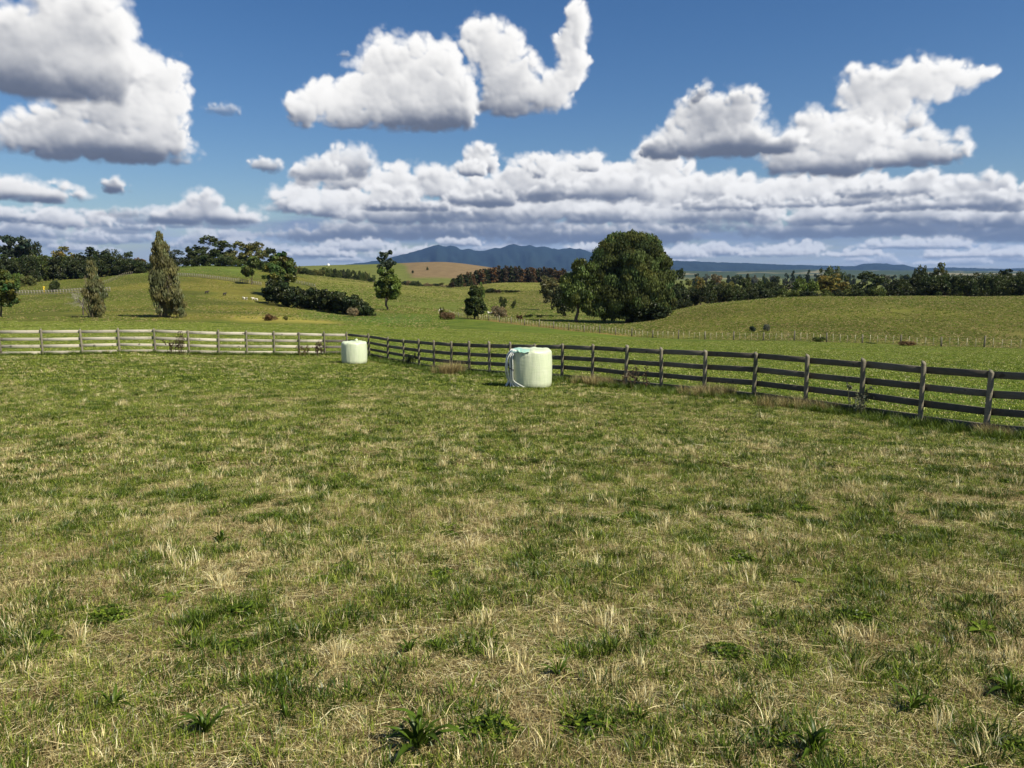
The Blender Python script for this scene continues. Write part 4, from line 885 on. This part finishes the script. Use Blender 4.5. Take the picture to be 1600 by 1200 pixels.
V, F = tube([(0, 0, -.2), (0, 0, 2.0)], [.16, .16], 8); put('post', mesh_np('post', V, F, [M_yel]), ym); V, F = box((-.32, 0, 1.75), (.32, 0, 1.75), .3, .42); put('head', mesh_np('head', V, F, [M_yel]), ym)
wt = gpt(513, 950); tk = empty('water_tank', tuple(wt), label='small white water tank on top of the far green hill', cat='tank')
V, F = tube([(0, 0, -1), (0, 0, 1.8), (0, 0, 2.3), (0, 0, 2.6)], [1.6, 1.6, 1.0, .2], 16); put('tank_body', mesh_np('tank_body', V, F, [M_offw]), tk)
tg = gpt(84, 244); tr = empty('water_trough', tuple(tg), label='small pale trough beside the dark bush near the yellow post', cat='trough')
V, F = tube([(0, 0, -.1), (0, 0, .75)], [.8, .85], 14); put('trough_wall', mesh_np('trough_wall', V, F, [M_offw]), tr)

# ------------------------------------------------------------------ air
def _haze(t):
    v = t.n('ShaderNodeVolumePrincipled', i_Density=HAZE); v.inputs['Color'].default_value = (.30, .52, 1., 1); v.inputs['Anisotropy'].default_value = .2
    t.link(v.outputs[0], t.n('ShaderNodeOutputMaterial').inputs['Volume'])
HAZE = 3.0e-5
mh = bpy.data.materials.new('haze'); mh.use_nodes = True; _haze(NT(mh.node_tree))
hb = [(x, y, z) for z in (-75, 640) for x, y in ((-19500, -60), (19500, -60), (19500, 17500), (-19500, 17500))]
put('haze', mesh_np('haze', hb, np.array([(3, 2, 1, 0), (4, 5, 6, 7), (0, 1, 5, 4), (1, 2, 6, 5), (2, 3, 7, 6), (3, 0, 4, 7)]), [mh]), kind='stuff')

# ------------------------------------------------------------------ the stubble and grass of the near paddock
def hit(px, py):
    """the near-paddock point seen at a photo position"""
    t = float(tan_row(py)); v = math.tan(math.atan(t)+PITCH); k = (px-800)/FPX/(math.cos(PITCH)+v*math.sin(PITCH)); lo, hi = .5, 60.
    for _ in range(50):
        m = (lo+hi)/2
        if EYE+t*m > float(ground(k*m, m)): lo = m
        else: hi = m
    return np.array([k*lo, lo, float(ground(k*lo, lo))])
def _grass(t):
    a = t.n('ShaderNodeAttribute', attribute_name='tone').outputs['Color']; s = t.n('ShaderNodeSeparateColor', i_0=a).outputs
    rnd, typ, sh = s[0], s[1], s[2]
    g = t.n('ShaderNodeNewGeometry').outputs['Position']; ps = t.n('ShaderNodeSeparateXYZ', i_0=g).outputs
    m1 = t.noise(g, .9, 4, .6); m2 = t.noise(g, .17, 3, .55); m3 = t.noise(g, 6.5, 4, .65)
    m = t.math('ADD', t.math('MULTIPLY', m1, .40), t.math('ADD', t.math('MULTIPLY', m2, .20), t.math('MULTIPLY', m3, .45)))
    m = t.rng(m, .465, .56, .10, 1.05); m = t.math('ADD', m, t.rng(ps[1], 3, 24, .17, .36))
    isg = t.math('MULTIPLY', t.math('LESS_THAN', rnd, m), t.math('LESS_THAN', typ, .3))
    isg = t.math('MAXIMUM', isg, t.math('GREATER_THAN', typ, .7))
    straw = t.ramp(sh, [(0, (.05, .034, .016)), (.25, (.215, .155, .060)), (.55, (.52, .42, .19)), (.80, (.85, .74, .36)), (1, (.93, .87, .56))])
    m4 = t.noise(g, .6, 3, .6)
    straw = t.mix(t.rng(m4, .5, .68, 0, .35), straw, (.26, .17, .075))
    green = t.ramp(sh, [(0, (.016, .032, .005)), (.35, (.070, .118, .012)), (.7, (.225, .29, .030)), (1, (.50, .52, .11))])
    c = t.mix(isg, straw, green)
    d = t.n('ShaderNodeBsdfDiffuse', i_Color=c); tr = t.n('ShaderNodeBsdfTranslucent', i_Color=c); gl = t.n('ShaderNodeBsdfGlossy', i_Roughness=.38, i_Color=(.7, .7, .7, 1))
    m = t.n('ShaderNodeMixShader', i_0=.22, i_1=d.outputs[0], i_2=tr.outputs[0]); m2_ = t.n('ShaderNodeMixShader', i_0=.02, i_1=m.outputs[0], i_2=gl.outputs[0])
    t.n('ShaderNodeOutputMaterial', i_0=m2_.outputs[0])
M_grass = mat('grass_blade', _grass)
def blades(n, P, hgt, wid, lean, r, typ=0., dirs=None, shade=None, flat=0.):
    """bent blades of two joints rooted at P (n,3)"""
    a = r.uniform(0, 2*math.pi, n) if dirs is None else dirs; e = np.stack([np.cos(a), np.sin(a), 0*a], 1)
    sa = a+math.pi/2+r.uniform(-.8, .8, n)*(1-flat); s = np.stack([np.cos(sa), np.sin(sa), 0*sa], 1)*wid[:, None]/2
    l = lean[:, None]; h = hgt[:, None]; z = np.array([0, 0, 1.])
    m = P+e*h*l*.40+z*h*np.sqrt(np.maximum(.02, 1-l**2))*.60; t = m+e*h*(l*.55+.10)+z*h*np.sqrt(np.maximum(.0, 1-(l*1.15)**2))*.38
    V = np.stack([P-s, P+s, m+s*.85, m-s*.85, t], 1).reshape(-1, 3)
    i = np.arange(n)[:, None]*5; F4 = i+np.array([[0, 1, 2, 3]]); F3 = i+np.array([[3, 2, 4]])
    tone = np.stack([r.uniform(0, 1, n), np.full(n, typ), r.uniform(0, 1, n) if shade is None else shade], 1)
    return V, F4, F3, np.repeat(tone, 5, 0)
def pack(name, sets):
    V, F4, F3, T, n = [], [], [], [], 0
    for v, a, b, t in sets: V.append(v); F4.append(a+n); F3.append(b+n); T.append(t); n += len(v)
    return mesh_np(name, np.vstack(V), [np.vstack(F4), np.vstack(F3)], [M_grass], tone=np.vstack(T))
def tile(size, n, hr, wr, seed, lying=0, lying_len=(.05, .14)):
    r = np.random.default_rng(seed); S = []
    m = n//9; c = r.uniform(-size/2, size/2, (m, 2)); k = r.integers(0, m, n); P = np.hstack([c[k]+r.normal(size=(n, 2))*size*.5/math.sqrt(m)*.9, np.full((n, 1), -.004)])
    cr = r.uniform(0, 1, m)[k]; hh = r.uniform(*hr, n)*(.7+.6*r.uniform(0, 1, m)[k])
    v = blades(n, P, hh, r.uniform(*wr, n), np.clip(np.abs(r.normal(size=n))*.5+.18, 0, .98), r, shade=np.clip(r.uniform(0, 1, m)[k]*.68+r.uniform(-.06, .42, n), 0, 1))
    v[3][:, 0] = np.repeat(np.clip(cr*.7+r.uniform(0, .3, n), 0, 1), 5); S.append(v)
    if lying:
        P = np.hstack([r.uniform(-size/2, size/2, (lying, 2)), r.uniform(.002, .016, (lying, 1))]); L = r.uniform(*lying_len, lying)
        a = r.uniform(0, 6.28, lying); tilt = r.normal(size=lying)*.09; e = np.stack([np.cos(a), np.sin(a), tilt], 1)*L[:, None]; s = np.stack([-np.sin(a), np.cos(a), r.normal(size=lying)*.3], 1)*r.uniform(wr[0]*.55, wr[1]*.65, lying)[:, None]/2
        bd = r.normal(size=(lying, 1))*.12*L[:, None]*np.stack([-np.sin(a), np.cos(a), 0*a], 1)
        V = np.stack([P-s, P+s, P+e*.5+bd+s, P+e*.5+bd-s, P+e], 1).reshape(-1, 3); i = np.arange(lying)[:, None]*5
        S.append((V, i+np.array([[0, 1, 2, 3]]), i+np.array([[3, 2, 4]]), np.repeat(np.stack([r.uniform(0, 1, lying), np.full(lying, .5), r.uniform(0, 1, lying)**1.2], 1), 5, 0)))
    return pack('grass_tile', S)
def tuft(seed, n, hr, wr, spread, leanr, typ, shade=(0, 1)):
    r = np.random.default_rng(seed); a = r.uniform(0, 6.28, n); q = r.uniform(0, spread, n); P = np.stack([np.cos(a)*q, np.sin(a)*q, 0*q-.005], 1)
    return pack('tuft', [blades(n, P, r.uniform(*hr, n), r.uniform(*wr, n), np.clip(r.uniform(*leanr, n), 0, .97), r, typ, dirs=a+r.normal(size=n)*.5, shade=r.uniform(*shade, n))])
def coll(name, meshes):
    c = bpy.data.collections.new(name)
    for i, me in enumerate(meshes): o = bpy.data.objects.new('%s_%02d' % (name, i), me); c.objects.link(o)
    return c
def scatter(name, P, N, yaw, scl, coll_, kindn, label, cat, seed):
    """one object: points that carry a ground cover mesh each"""
    P = np.asarray(P, np.float32); n = len(P); me = bpy.data.meshes.new(name); me.vertices.add(n); me.vertices.foreach_set('co', P.ravel())
    cy, sy = np.cos(yaw), np.sin(yaw); z = N/np.linalg.norm(N, axis=1)[:, None]; x = np.stack([cy, sy, 0*cy], 1); x = x-z*(x*z).sum(1)[:, None]; x /= np.linalg.norm(x, axis=1)[:, None]; y = np.cross(z, x)
    eul = np.stack([np.arctan2(y[:, 2], z[:, 2]), -np.arcsin(np.clip(x[:, 2], -1, 1)), np.arctan2(x[:, 1], x[:, 0])], 1).astype(np.float32)
    a = me.attributes.new('rot', 'FLOAT_VECTOR', 'POINT'); a.data.foreach_set('vector', eul.ravel())
    sc = np.asarray(scl, np.float32); sc = np.repeat(sc[:, None], 3, 1) if sc.ndim == 1 else sc
    a = me.attributes.new('scl', 'FLOAT_VECTOR', 'POINT'); a.data.foreach_set('vector', sc.ravel())
    a = me.attributes.new('pick', 'INT', 'POINT'); a.data.foreach_set('value', np.random.default_rng(seed).integers(0, len(coll_.objects), n).astype(np.int32))
    o = bpy.data.objects.new(name, me); C.objects.link(o); tag(o, label, cat, kind=kindn)
    ng = bpy.data.node_groups.new(name, 'GeometryNodeTree'); ng.interface.new_socket('Geometry', in_out='INPUT', socket_type='NodeSocketGeometry'); ng.interface.new_socket('Geometry', in_out='OUTPUT', socket_type='NodeSocketGeometry')
    gi = ng.nodes.new('NodeGroupInput'); go = ng.nodes.new('NodeGroupOutput'); ip = ng.nodes.new('GeometryNodeInstanceOnPoints'); ci = ng.nodes.new('GeometryNodeCollectionInfo')
    ci.inputs['Collection'].default_value = coll_; ci.inputs['Separate Children'].default_value = True; ci.inputs['Reset Children'].default_value = True
    ip.inputs['Pick Instance'].default_value = True
    def attr(nm, ty):
        q = ng.nodes.new('GeometryNodeInputNamedAttribute'); q.data_type = ty; q.inputs['Name'].default_value = nm; return q.outputs['Attribute']
    L = ng.links.new; L(gi.outputs[0], ip.inputs['Points']); L(ci.outputs[0], ip.inputs['Instance']); L(attr('pick', 'INT'), ip.inputs['Instance Index'])
    L(attr('rot', 'FLOAT_VECTOR'), ip.inputs['Rotation']); L(attr('scl', 'FLOAT_VECTOR'), ip.inputs['Scale']); L(ip.outputs[0], go.inputs[0])
    o.modifiers.new('cover', 'NODES').node_group = ng
    return o
def normals(X, Y, h=.4):
    return np.stack([-(ground(X+h, Y)-ground(X-h, Y))/(2*h), -(ground(X, Y+h)-ground(X, Y-h))/(2*h), np.ones_like(X)], 1)
def cover(name, P2, scl, cl, kindn, label, cat, seed, lift=0., upright=False):
    X, Y = P2[:, 0], P2[:, 1]; r = np.random.default_rng(seed)
    N = np.tile([0, 0, 1.], (len(X), 1)) if upright else normals(X, Y)
    return scatter(name, np.stack([X, Y, ground(X, Y)+lift], 1), N, r.uniform(0, 6.28, len(X)), scl, cl, kindn, label, cat, seed)
def jitter_grid(step, y0, y1, half, r, j=.5):
    ys = np.arange(y0, y1, step); out = []
    for y in ys:
        xs = np.arange(-half(y), half(y)+step, step); out.append(np.stack([xs, 0*xs+y], 1))
    P = np.vstack(out); return P+r.uniform(-j, j, P.shape)*step
rg = np.random.default_rng(12)
inside = lambda P, m=.0: P[:, 1] < fence_y(P[:, 0], P[:, 1])-m
near = coll('near_tiles', [tile(1.0, 6500, (.016, .062), (.0016, .0038), 100+i, 4200, (.05, .20)) for i in range(7)])
P = jitter_grid(.66, -1.5, 9., lambda y: .80*abs(y)+5., rg, .16); hz_ = 1+.6*wavy(P[:, 0], P[:, 1], 1.8, seed=77); cover('stubble', P, np.stack([0*hz_+1.04, 0*hz_+1.04, np.clip(hz_, .40, 1.8)], 1), near, 'stuff', 'short cut straw and green grass carpeting the nearest part of the paddock', 'grass', 1)
mid = coll('mid_tiles', [tile(1.7, 8000, (.022, .070), (.003, .007), 120+i, 3000, (.08, .24)) for i in range(6)])
P = jitter_grid(1.15, 9., 22., lambda y: .80*y+5., rg, .2); P = P[inside(P, .3)]; cover('stubble', P, rg.uniform(.9, 1.12, len(P)), mid, 'stuff', 'short mixed straw and green grass in the middle of the near paddock', 'grass', 2)
farc = coll('far_tiles', [tile(3., 7500, (.03, .075), (.008, .017), 140+i, 700, (.1, .25)) for i in range(5)])
P = jitter_grid(2.2, 22., 47., lambda y: .82*y+5, rg, .2); P = P[inside(P, .9)]; cover('stubble', P, rg.uniform(.9, 1.1, len(P)), farc, 'stuff', 'short green and pale grass running up to the fence', 'grass', 3)
mown = coll('mown_tiles', [tile(3.4, 5200, (.02, .05), (.012, .024), 160+i) for i in range(4)])
for o_ in mown.objects:
    a_ = o_.data.color_attributes['tone'].data; b_ = np.empty(len(a_)*4, np.float32); a_.foreach_get('color', b_); b_ = b_.reshape(-1, 4); b_[:, 1] = np.where(b_[:, 0] < .8, 1, .5); b_[:, 2] = b_[:, 2]*.8+.2; a_.foreach_set('color', b_.ravel())
P = jitter_grid(2.9, 14., 100., lambda y: .82*y+5, rg, .2); P = P[(P[:, 1] > fence_y(P[:, 0], P[:, 1])+1.6) & (P[:, 1] < np.interp(800+FPX*K1*P[:, 0]/P[:, 1], W_PX[::-1], W_D[::-1])-2)]
cover('mown_grass', P, rg.uniform(.95, 1.1, len(P)), mown, 'stuff', 'even short green grass on the mown strip beyond the timber fence', 'grass', 14)
# rough grazed tufts over the hill slopes
tk = coll('rough_tufts', [tuft(300+i, 14, (.06, .24), (.025, .055), .3, (.2, .95), t_, sh_) for i, (t_, sh_) in enumerate(((.9, (.3, .7)), (.5, (.2, .6)), (.9, (.4, .85)), (.9, (.3, .8)), (.5, (.25, .7)), (.9, (.15, .5))))])
def slope(n, y0, y1, c0, c1, seed, thr=-.2, sc=(.6, 1.4), f=.22):
    r = np.random.default_rng(seed); Y = np.sqrt(r.uniform(y0**2, y1**2, n)); col = r.uniform(c0, c1, n); X = (col-800)/FPX/K1*Y; k = (wavy(X, Y, f, seed=seed)+.5*wavy(X, Y, f*4, seed=seed+1) > thr)
    wd = np.interp(col, W_PX[::-1], W_D[::-1]); ed = np.minimum(1, np.minimum((col-c0)/70, (c1-col)/70))*np.clip((Y-y0)/14, 0, 1)*np.clip((y1-Y)/30, 0, 1); k &= r.uniform(0, 1, n) < ed+.0; k &= (Y > wd+1) | (col < 700); P = np.stack([X, Y], 1)[k]; return P, r.uniform(*sc, k.sum())
for nn, a_ in (('hillock_tufts', (110000, 80, 200, 690, 1900, 301, -.9, (.4, 1.05))), ('hillside_tufts', (60000, 90, 345, -150, 740, 305, -.5, (.4, 1.1), .09)), ('field_tufts', (40000, 180, 520, 460, 960, 309, -.5, (1., 2.), .08))):
    P, s_ = slope(*a_); cover(nn, P, s_, tk, 'stuff', {'hillock_tufts': 'rough olive tufts of grass all over the hillock behind the batten fence', 'hillside_tufts': 'rough olive and yellow grass tufts over the left hillside', 'field_tufts': 'grass tufts dotting the central fields beyond the gully'}[nn], 'grass', 21, upright=True)
# green tufts, straw tussocks, leafy mats in patches
def patches(dens, y0, y1, thr, seed, s, half=lambda y: .78*y+.8):
    r = np.random.default_rng(seed); n = int(dens*(y1-y0)*(half(y1)+half(y0))*.98)
    Y = y0+(y1-y0)*np.sqrt(r.uniform((y0/y1)**2, 1, n)) if False else r.uniform(y0, y1, n); X = r.uniform(-1, 1, n)*half(Y); keep = r.uniform(0, 1, n) < half(Y)/half(y1)
    w = wavy(X, Y, s, seed=seed)+.5*wavy(X, Y, s*3, seed=seed+1); P = np.stack([X, Y], 1)[keep & (w > thr)]
    return P
gt = coll('green_tufts', [tuft(200+i, 64, (.03, .09), (.003, .0068), .10, (.2, .95), .9, ((0, .35), (.0, .5), (.1, .6), (.25, .8), (0, .42), (.05, .7))[i]) for i in range(6)])
P = patches(260, 1.6, 12, .1, 31, 5.2); cover('green_tufts', P, rg.uniform(.5, 1.25, len(P)), gt, 'stuff', 'darker green grass tufts in patches over the foreground stubble', 'grass', 4)
P = patches(40, 12, 34, .05, 33, 3.2); P = P[inside(P, 1)]; cover('green_tufts', P, rg.uniform(.8, 1.6, len(P)), gt, 'stuff', 'green grass tufts scattered over the middle of the paddock', 'grass', 5)
stw = coll('straw_tufts', [tuft(220+i, 46, (.04, .13), (.002, .0042), .05, (.05, .95), .5, (.35, 1)) for i in range(5)])
P = patches(34, 1.6, 12, .1, 37, 3.6); cover('straw_tussocks', P, rg.uniform(.6, 1.2, len(P)), stw, 'stuff', 'pale dry straw tussocks standing through the foreground stubble', 'grass', 6)
P = patches(3., 12, 36, .0, 38, .8); P = P[inside(P, 1)]; cover('straw_tussocks', P, rg.uniform(.8, 1.5, len(P)), stw, 'stuff', 'pale dry straw tussocks dotted over the middle of the paddock', 'grass', 7)
def mat_mesh(seed, n=420, R=.13):
    r = np.random.default_rng(seed); a = r.uniform(0, 6.28, n); q = R*np.sqrt(r.uniform(0, 1, n)); P = np.stack([np.cos(a)*q, np.sin(a)*q, .008+.05*(1-(q/R)**2)*r.uniform(.3, 1, n)], 1)
    ax = r.normal(size=(n, 3))*[1, 1, .35]; ax /= np.linalg.norm(ax, axis=1)[:, None]; nn = r.normal(size=(n, 3))*.45+[0, 0, 1]; b = np.cross(ax, nn); b /= np.linalg.norm(b, axis=1)[:, None]; s = r.uniform(.008, .019, (n, 1))
    V = np.stack([P-ax*s, P+b*s*.55, P+ax*s, P-b*s*.55], 1).reshape(-1, 3)
    return mesh_np('leaf_mat', V, np.arange(4*n).reshape(-1, 4), [M_grass], tone=np.repeat(np.stack([r.uniform(0, 1, n), np.full(n, 1.), r.uniform(.0, .62, n)], 1), 4, 0))
lm = coll('leaf_mats', [mat_mesh(240+i) for i in range(4)])
P = patches(14, 1.7, 13, .2, 41, 2.9); sc = rg.uniform(.3, 1.15, len(P)); cover('leafy_mats', P, np.stack([sc, sc, sc*.8], 1), lm, 'stuff', 'low dark green leafy mats spread in the foreground stubble', 'ground cover', 8)
def thatch(seed, n=900, R=.5):
    r = np.random.default_rng(seed); P = np.stack([r.normal(size=n)*R*.45, r.normal(size=n)*R*.3, r.uniform(.01, .035, n)], 1); L = r.uniform(.06, .2, n); a = r.normal(size=n)*.6+.2
    e = np.stack([np.cos(a), np.sin(a), r.normal(size=n)*.1], 1)*L[:, None]; s = np.stack([-np.sin(a), np.cos(a), r.normal(size=n)*.4], 1)*r.uniform(.0012, .003, n)[:, None]
    V = np.stack([P-s, P+s, P+e*.5+s, P+e*.5-s, P+e], 1).reshape(-1, 3); i = np.arange(n)[:, None]*5
    return pack('thatch', [(V, i+np.array([[0, 1, 2, 3]]), i+np.array([[3, 2, 4]]), np.repeat(np.stack([r.uniform(0, 1, n), np.full(n, .5), r.uniform(.1, .8, n)], 1), 5, 0))])
tc_ = coll('thatch', [thatch(250+i) for i in range(2)])
for k, (px, py, sc_) in enumerate([(528, 797, .5), (395, 785, .4), (268, 802, .35), (150, 862, .5)]):
    p = hit(px, py); q = np.random.default_rng(k).normal(size=(5, 2))*.16*sc_*2+p[:2]; cover('dry_thatch', q, np.full(5, sc_), tc_, 'stuff', 'matted patch of brown cut straw lying in the grass', 'straw', 90+k)
# broad-leaved weeds one can point to, leaf by leaf
def one_leaf(L, w, arch, r, up=.5):
    n = 7; V = []
    for i in range(n):
        q = i/(n-1); x = L*(q*.96); z = L*up*math.sin(q*math.pi*.62)*(1-.35*q)-arch*L*q*q; ww = w*(math.sin(min(1, q*1.08+.06)*math.pi)**.75)*.5+.0006
        V += [(x, -ww, z+ww*.35), (x, 0, z-ww*.12), (x, ww, z+ww*.35)]
    F = [(i*3+k, i*3+3+k, i*3+4+k, i*3+k+1) for i in range(n-1) for k in range(2)]
    T = np.tile([r.uniform(), 1., r.uniform(.08, .45)], (len(V), 1)); T[1::3, 2] += .1
    return mesh_np('leaf', V, np.array(F), [M_grass], tone=T, smooth=True)
_rl = np.random.default_rng(60); LEAF = [one_leaf(.16*_rl.uniform(.8, 1.2), _rl.uniform(.014, .022), _rl.uniform(.05, .4), _rl, _rl.uniform(.25, .7)) for _ in range(10)]
BROAD = [one_leaf(.11*_rl.uniform(.8, 1.2), _rl.uniform(.024, .036), _rl.uniform(.1, .4), _rl, _rl.uniform(.1, .4)) for _ in range(8)]
for px, py, kind, s, nl, lab in [(655, 1172, 'strap', 1.35, 22, 'largest strap-leaved weed, at the bottom edge left of centre'), (322, 1150, 'strap', 1.0, 17, 'strap-leaved weed with spread leaves in the bottom left quarter'), (178, 1108, 'strap', .85, 12, 'strap-leaved weed left of the similar one at bottom left'),
    (1425, 1112, 'strap', .85, 15, 'upright strap-leaved clump in the bottom right corner area'), (1578, 1085, 'strap', 1.0, 16, 'strap-leaved clump cut by the right edge near the bottom'), (1270, 1180, 'strap', .95, 16, 'strap-leaved weed at the bottom edge right of centre'), (492, 906, 'broad', 1.1, 16, 'flat dark green rosette in the open straw left of centre'),
    (1150, 884, 'broad', 1.1, 15, 'dark broad-leaved rosette right of centre in the foreground'), (1262, 916, 'broad', 1.2, 16, 'broad-leaved weed just below and right of the dark rosette'), (1185, 988, 'broad', .9, 12, 'pale green leafy weed lower right of centre'), (1538, 990, 'broad', 1.2, 16, 'broad dark weed near the right edge in the foreground'),
    (640, 1020, 'strap', .7, 11, 'small upright strap-leaved tuft left of centre'), (872, 1055, 'strap', .75, 12, 'small strap-leaved tuft just right of centre'), (735, 948, 'broad', 1.0, 13, 'broad-leaved weed left of centre above the strap-leaved tufts'), (345, 850, 'strap', .9, 16, 'dark green clump beside the bare brown patch at left'),
    (70, 1002, 'broad', 1.2, 18, 'dense dark green mat-like weed at the left edge'), (272, 936, 'broad', 1.05, 14, 'small dark green weed mat in the straw at left'), (1060, 750, 'broad', 1.3, 14, 'dark weed clump standing alone right of centre, mid paddock'), (450, 1125, 'strap', .7, 10, 'thin strap-leaved tuft at bottom left of centre'), (1000, 1130, 'strap', .7, 11, 'thin strap-leaved tuft at bottom right of centre')]:
    p = hit(px, py); root = empty('broadleaf_weed', tuple(p), float(_rl.uniform(0, 6.28)), label=lab, cat='weed', group='weeds in the foreground')
    for i in range(nl):
        me = (LEAF if kind == 'strap' else BROAD)[int(_rl.integers(8))]; a = i*2.4+_rl.uniform(-.3, .3); k = s*_rl.uniform(.55, 1.0)*(1.0 if kind == 'strap' else .9)
        o = put('leaf', me, root, (math.cos(a)*.008, math.sin(a)*.008, .004)); o.scale = (k, k*1.05, k); o.rotation_euler = (_rl.normal()*.15, -abs(_rl.normal())*(.35 if kind == 'strap' else .12)-(.1 if i % 3 else .5)*(kind == 'strap'), a)
# long growth along the fence
tl = coll('long_grass', [tuft(260+i, 90, (.14, .42), (.005, .011), .16, (.3, .95), .9, (0, .6)) for i in range(4)]+[tuft(270+i, 70, (.10, .30), (.006, .012), .14, (.2, .9), .9, (.1, .8)) for i in range(2)])
td = coll('dry_grass', [tuft(280+i, 110, (.2, .55), (.003, .007), .15, (.05, .7), .5, (.0, .7)) for i in range(4)])
fl = np.linalg.norm(np.diff(FPOSTS[:, :2], axis=0), axis=1); fc = np.concatenate([[0], np.cumsum(fl)])
def by_fence(n, s0, s1, off, seed, wmod=None):
    r = np.random.default_rng(seed); s = r.uniform(s0, s1, n); X = np.interp(s, fc, FPOSTS[:, 0]); Y = np.interp(s, fc, FPOSTS[:, 1]); d = np.stack([np.interp(s+.1, fc, FPOSTS[:, 0])-X, np.interp(s+.1, fc, FPOSTS[:, 1])-Y], 1); d /= np.linalg.norm(d, axis=1)[:, None]+1e-9
    nr = np.stack([-d[:, 1], d[:, 0]], 1); nr *= -np.sign((nr*np.stack([X, Y], 1)).sum(1))[:, None]; o = r.uniform(*off, n)+.25*wavy(s, 0*s, .9, seed=seed)
    P = np.stack([X, Y], 1)+nr*o[:, None]; k = wavy(s, 0*s, 1.1, seed=seed+3) > (-9 if wmod is None else wmod)
    return P[k]
P = by_fence(2600, 0, fc[-1], (-.55, .75), 51); cover('long_grass', P, rg.uniform(.3, .75, len(P)), tl, 'stuff', 'long rank green grass growing under and along the timber fence', 'grass', 9, upright=True)
i0 = fc[18]
P = by_fence(1900, i0, fc[-1], (-.1, 1.0), 53, -.7); cover('long_grass', P, rg.uniform(.2, .75, len(P)), tl, 'stuff', 'thicker long grass bank along the right half of the fence', 'grass', 10, upright=True)
P = by_fence(220, 0, fc[-1], (-.3, .6), 55, .2); cover('dry_grass', P, rg.uniform(.25, .6, len(P)), td, 'stuff', 'tan dry seeding grass in clumps along the fence line', 'grass', 11, upright=True)
def clump(px, py, dd, n, R, scl, cl, lab, nm, cat='grass', seed=1):
    r = np.random.default_rng(seed); X0, Y0, _ = gpt(px, dd); q = r.normal(size=(n, 2))*R+[X0, Y0]; cover(nm, q, r.uniform(*scl, n), cl, 'stuff', lab, cat, seed+70, upright=True)
for k, (px, dd, n, R, sc_, lab) in enumerate([(706, 29.6, 26, .32, (.8, 1.3), 'tan dry grass clump round a fence post left of the nearer bale'), (1268, 17.6, 26, .30, (.35, .7), 'reddish tan dry grass at the foot of the fence on the right'), (1238, 18.0, 22, .4, (.4, .8), 'second dry reddish grass patch just left of the other by the fence'),
        (1555, 13.9, 16, .16, (.4, .7), 'dry straw-coloured grass fan at the foot of the rightmost fence post'), (1120, 20.4, 30, .35, (.6, .9), 'dry grass round a fence post right of the gully tree'), (935, 24, 26, .35, (.6, .9), 'dry grass by the fence right of the nearer bale')]):
    clump(px, 0, dd, n, R, sc_, td, lab, 'dry_grass', seed=80+k)
# dead stalky weeds by the fence
def stalks(px, d, h, n, R, colr, label, seed, leafy=0):
    r = np.random.default_rng(seed); p = gpt(px, d); root = empty('dead_weed', tuple(p), label=label, cat='weed'); st = []; sd_ = []
    for i in range(n):
        a = np.array([*r.normal(size=2)*R*.4, 0]); b = a+np.array([*r.normal(size=2)*R*.5, h*r.uniform(.6, 1.05)]); m = (a+b)/2+np.array([*r.normal(size=2)*.03, 0]); st.append(tube([a-[0, 0, .05], m, b], [.008, .006, .004], 4, cap=False))
        for k in range(5):
            q = r.uniform(.35, 1); c = a*(1-q)+b*q; e = c+np.array([*r.normal(size=2)*.07, r.uniform(.03, .12)]); st.append(tube([c, e], [.004, .003], 3, cap=False)); sd_.append(e); sd_.append(c)
    V, F = join(st); o = put('stems', mesh_np('stems', V, F, [M_twig], tone=np.ones((len(V), 3))), root); o.color = (*colr, 1)
    L = [((*c,), (.035, .035, .05)) for c in sd_]; V, F, T = leaf_cloud(L, 1400+leafy, .024, r, clumps=3); o = put('seed_heads', mesh_np('seed_heads', V, F, [M_leaf], tone=T), root); o.color = (*colr, 1)
stalks(284, 38.6, 1.15, 16, .28, (.06, .035, .025), 'tall dark brown dead dock stalks against the pale left section of fence', 1)
stalks(270, 38.7, .75, 8, .25, (.08, .05, .03), 'shorter thin dead stalks just left of the tall dark dock stalks', 2)
stalks(497, 41.8, .85, 14, .35, (.07, .035, .035), 'dark purplish dead weed beside a fence post left of the farther bale', 3, 600)
stalks(478, 41.5, .55, 8, .4, (.12, .075, .04), 'low brown twiggy weed left of the dark purplish one by the fence', 4)
stalks(1340, 16.6, .7, 7, .3, (.16, .17, .10), 'thin pale seeding weed in front of the fence on the right', 5)
stalks(1000, 22.6, .6, 9, .45, (.14, .10, .06), 'low brown bramble-like weed at the fence right of the nearer bale', 6)
stalks(640, 35, .6, 12, .5, (.045, .06, .03), 'dark leafy weed clump before the fence between the two bales', 7, 1200)
print('built in', round(time.time()-T0, 1))
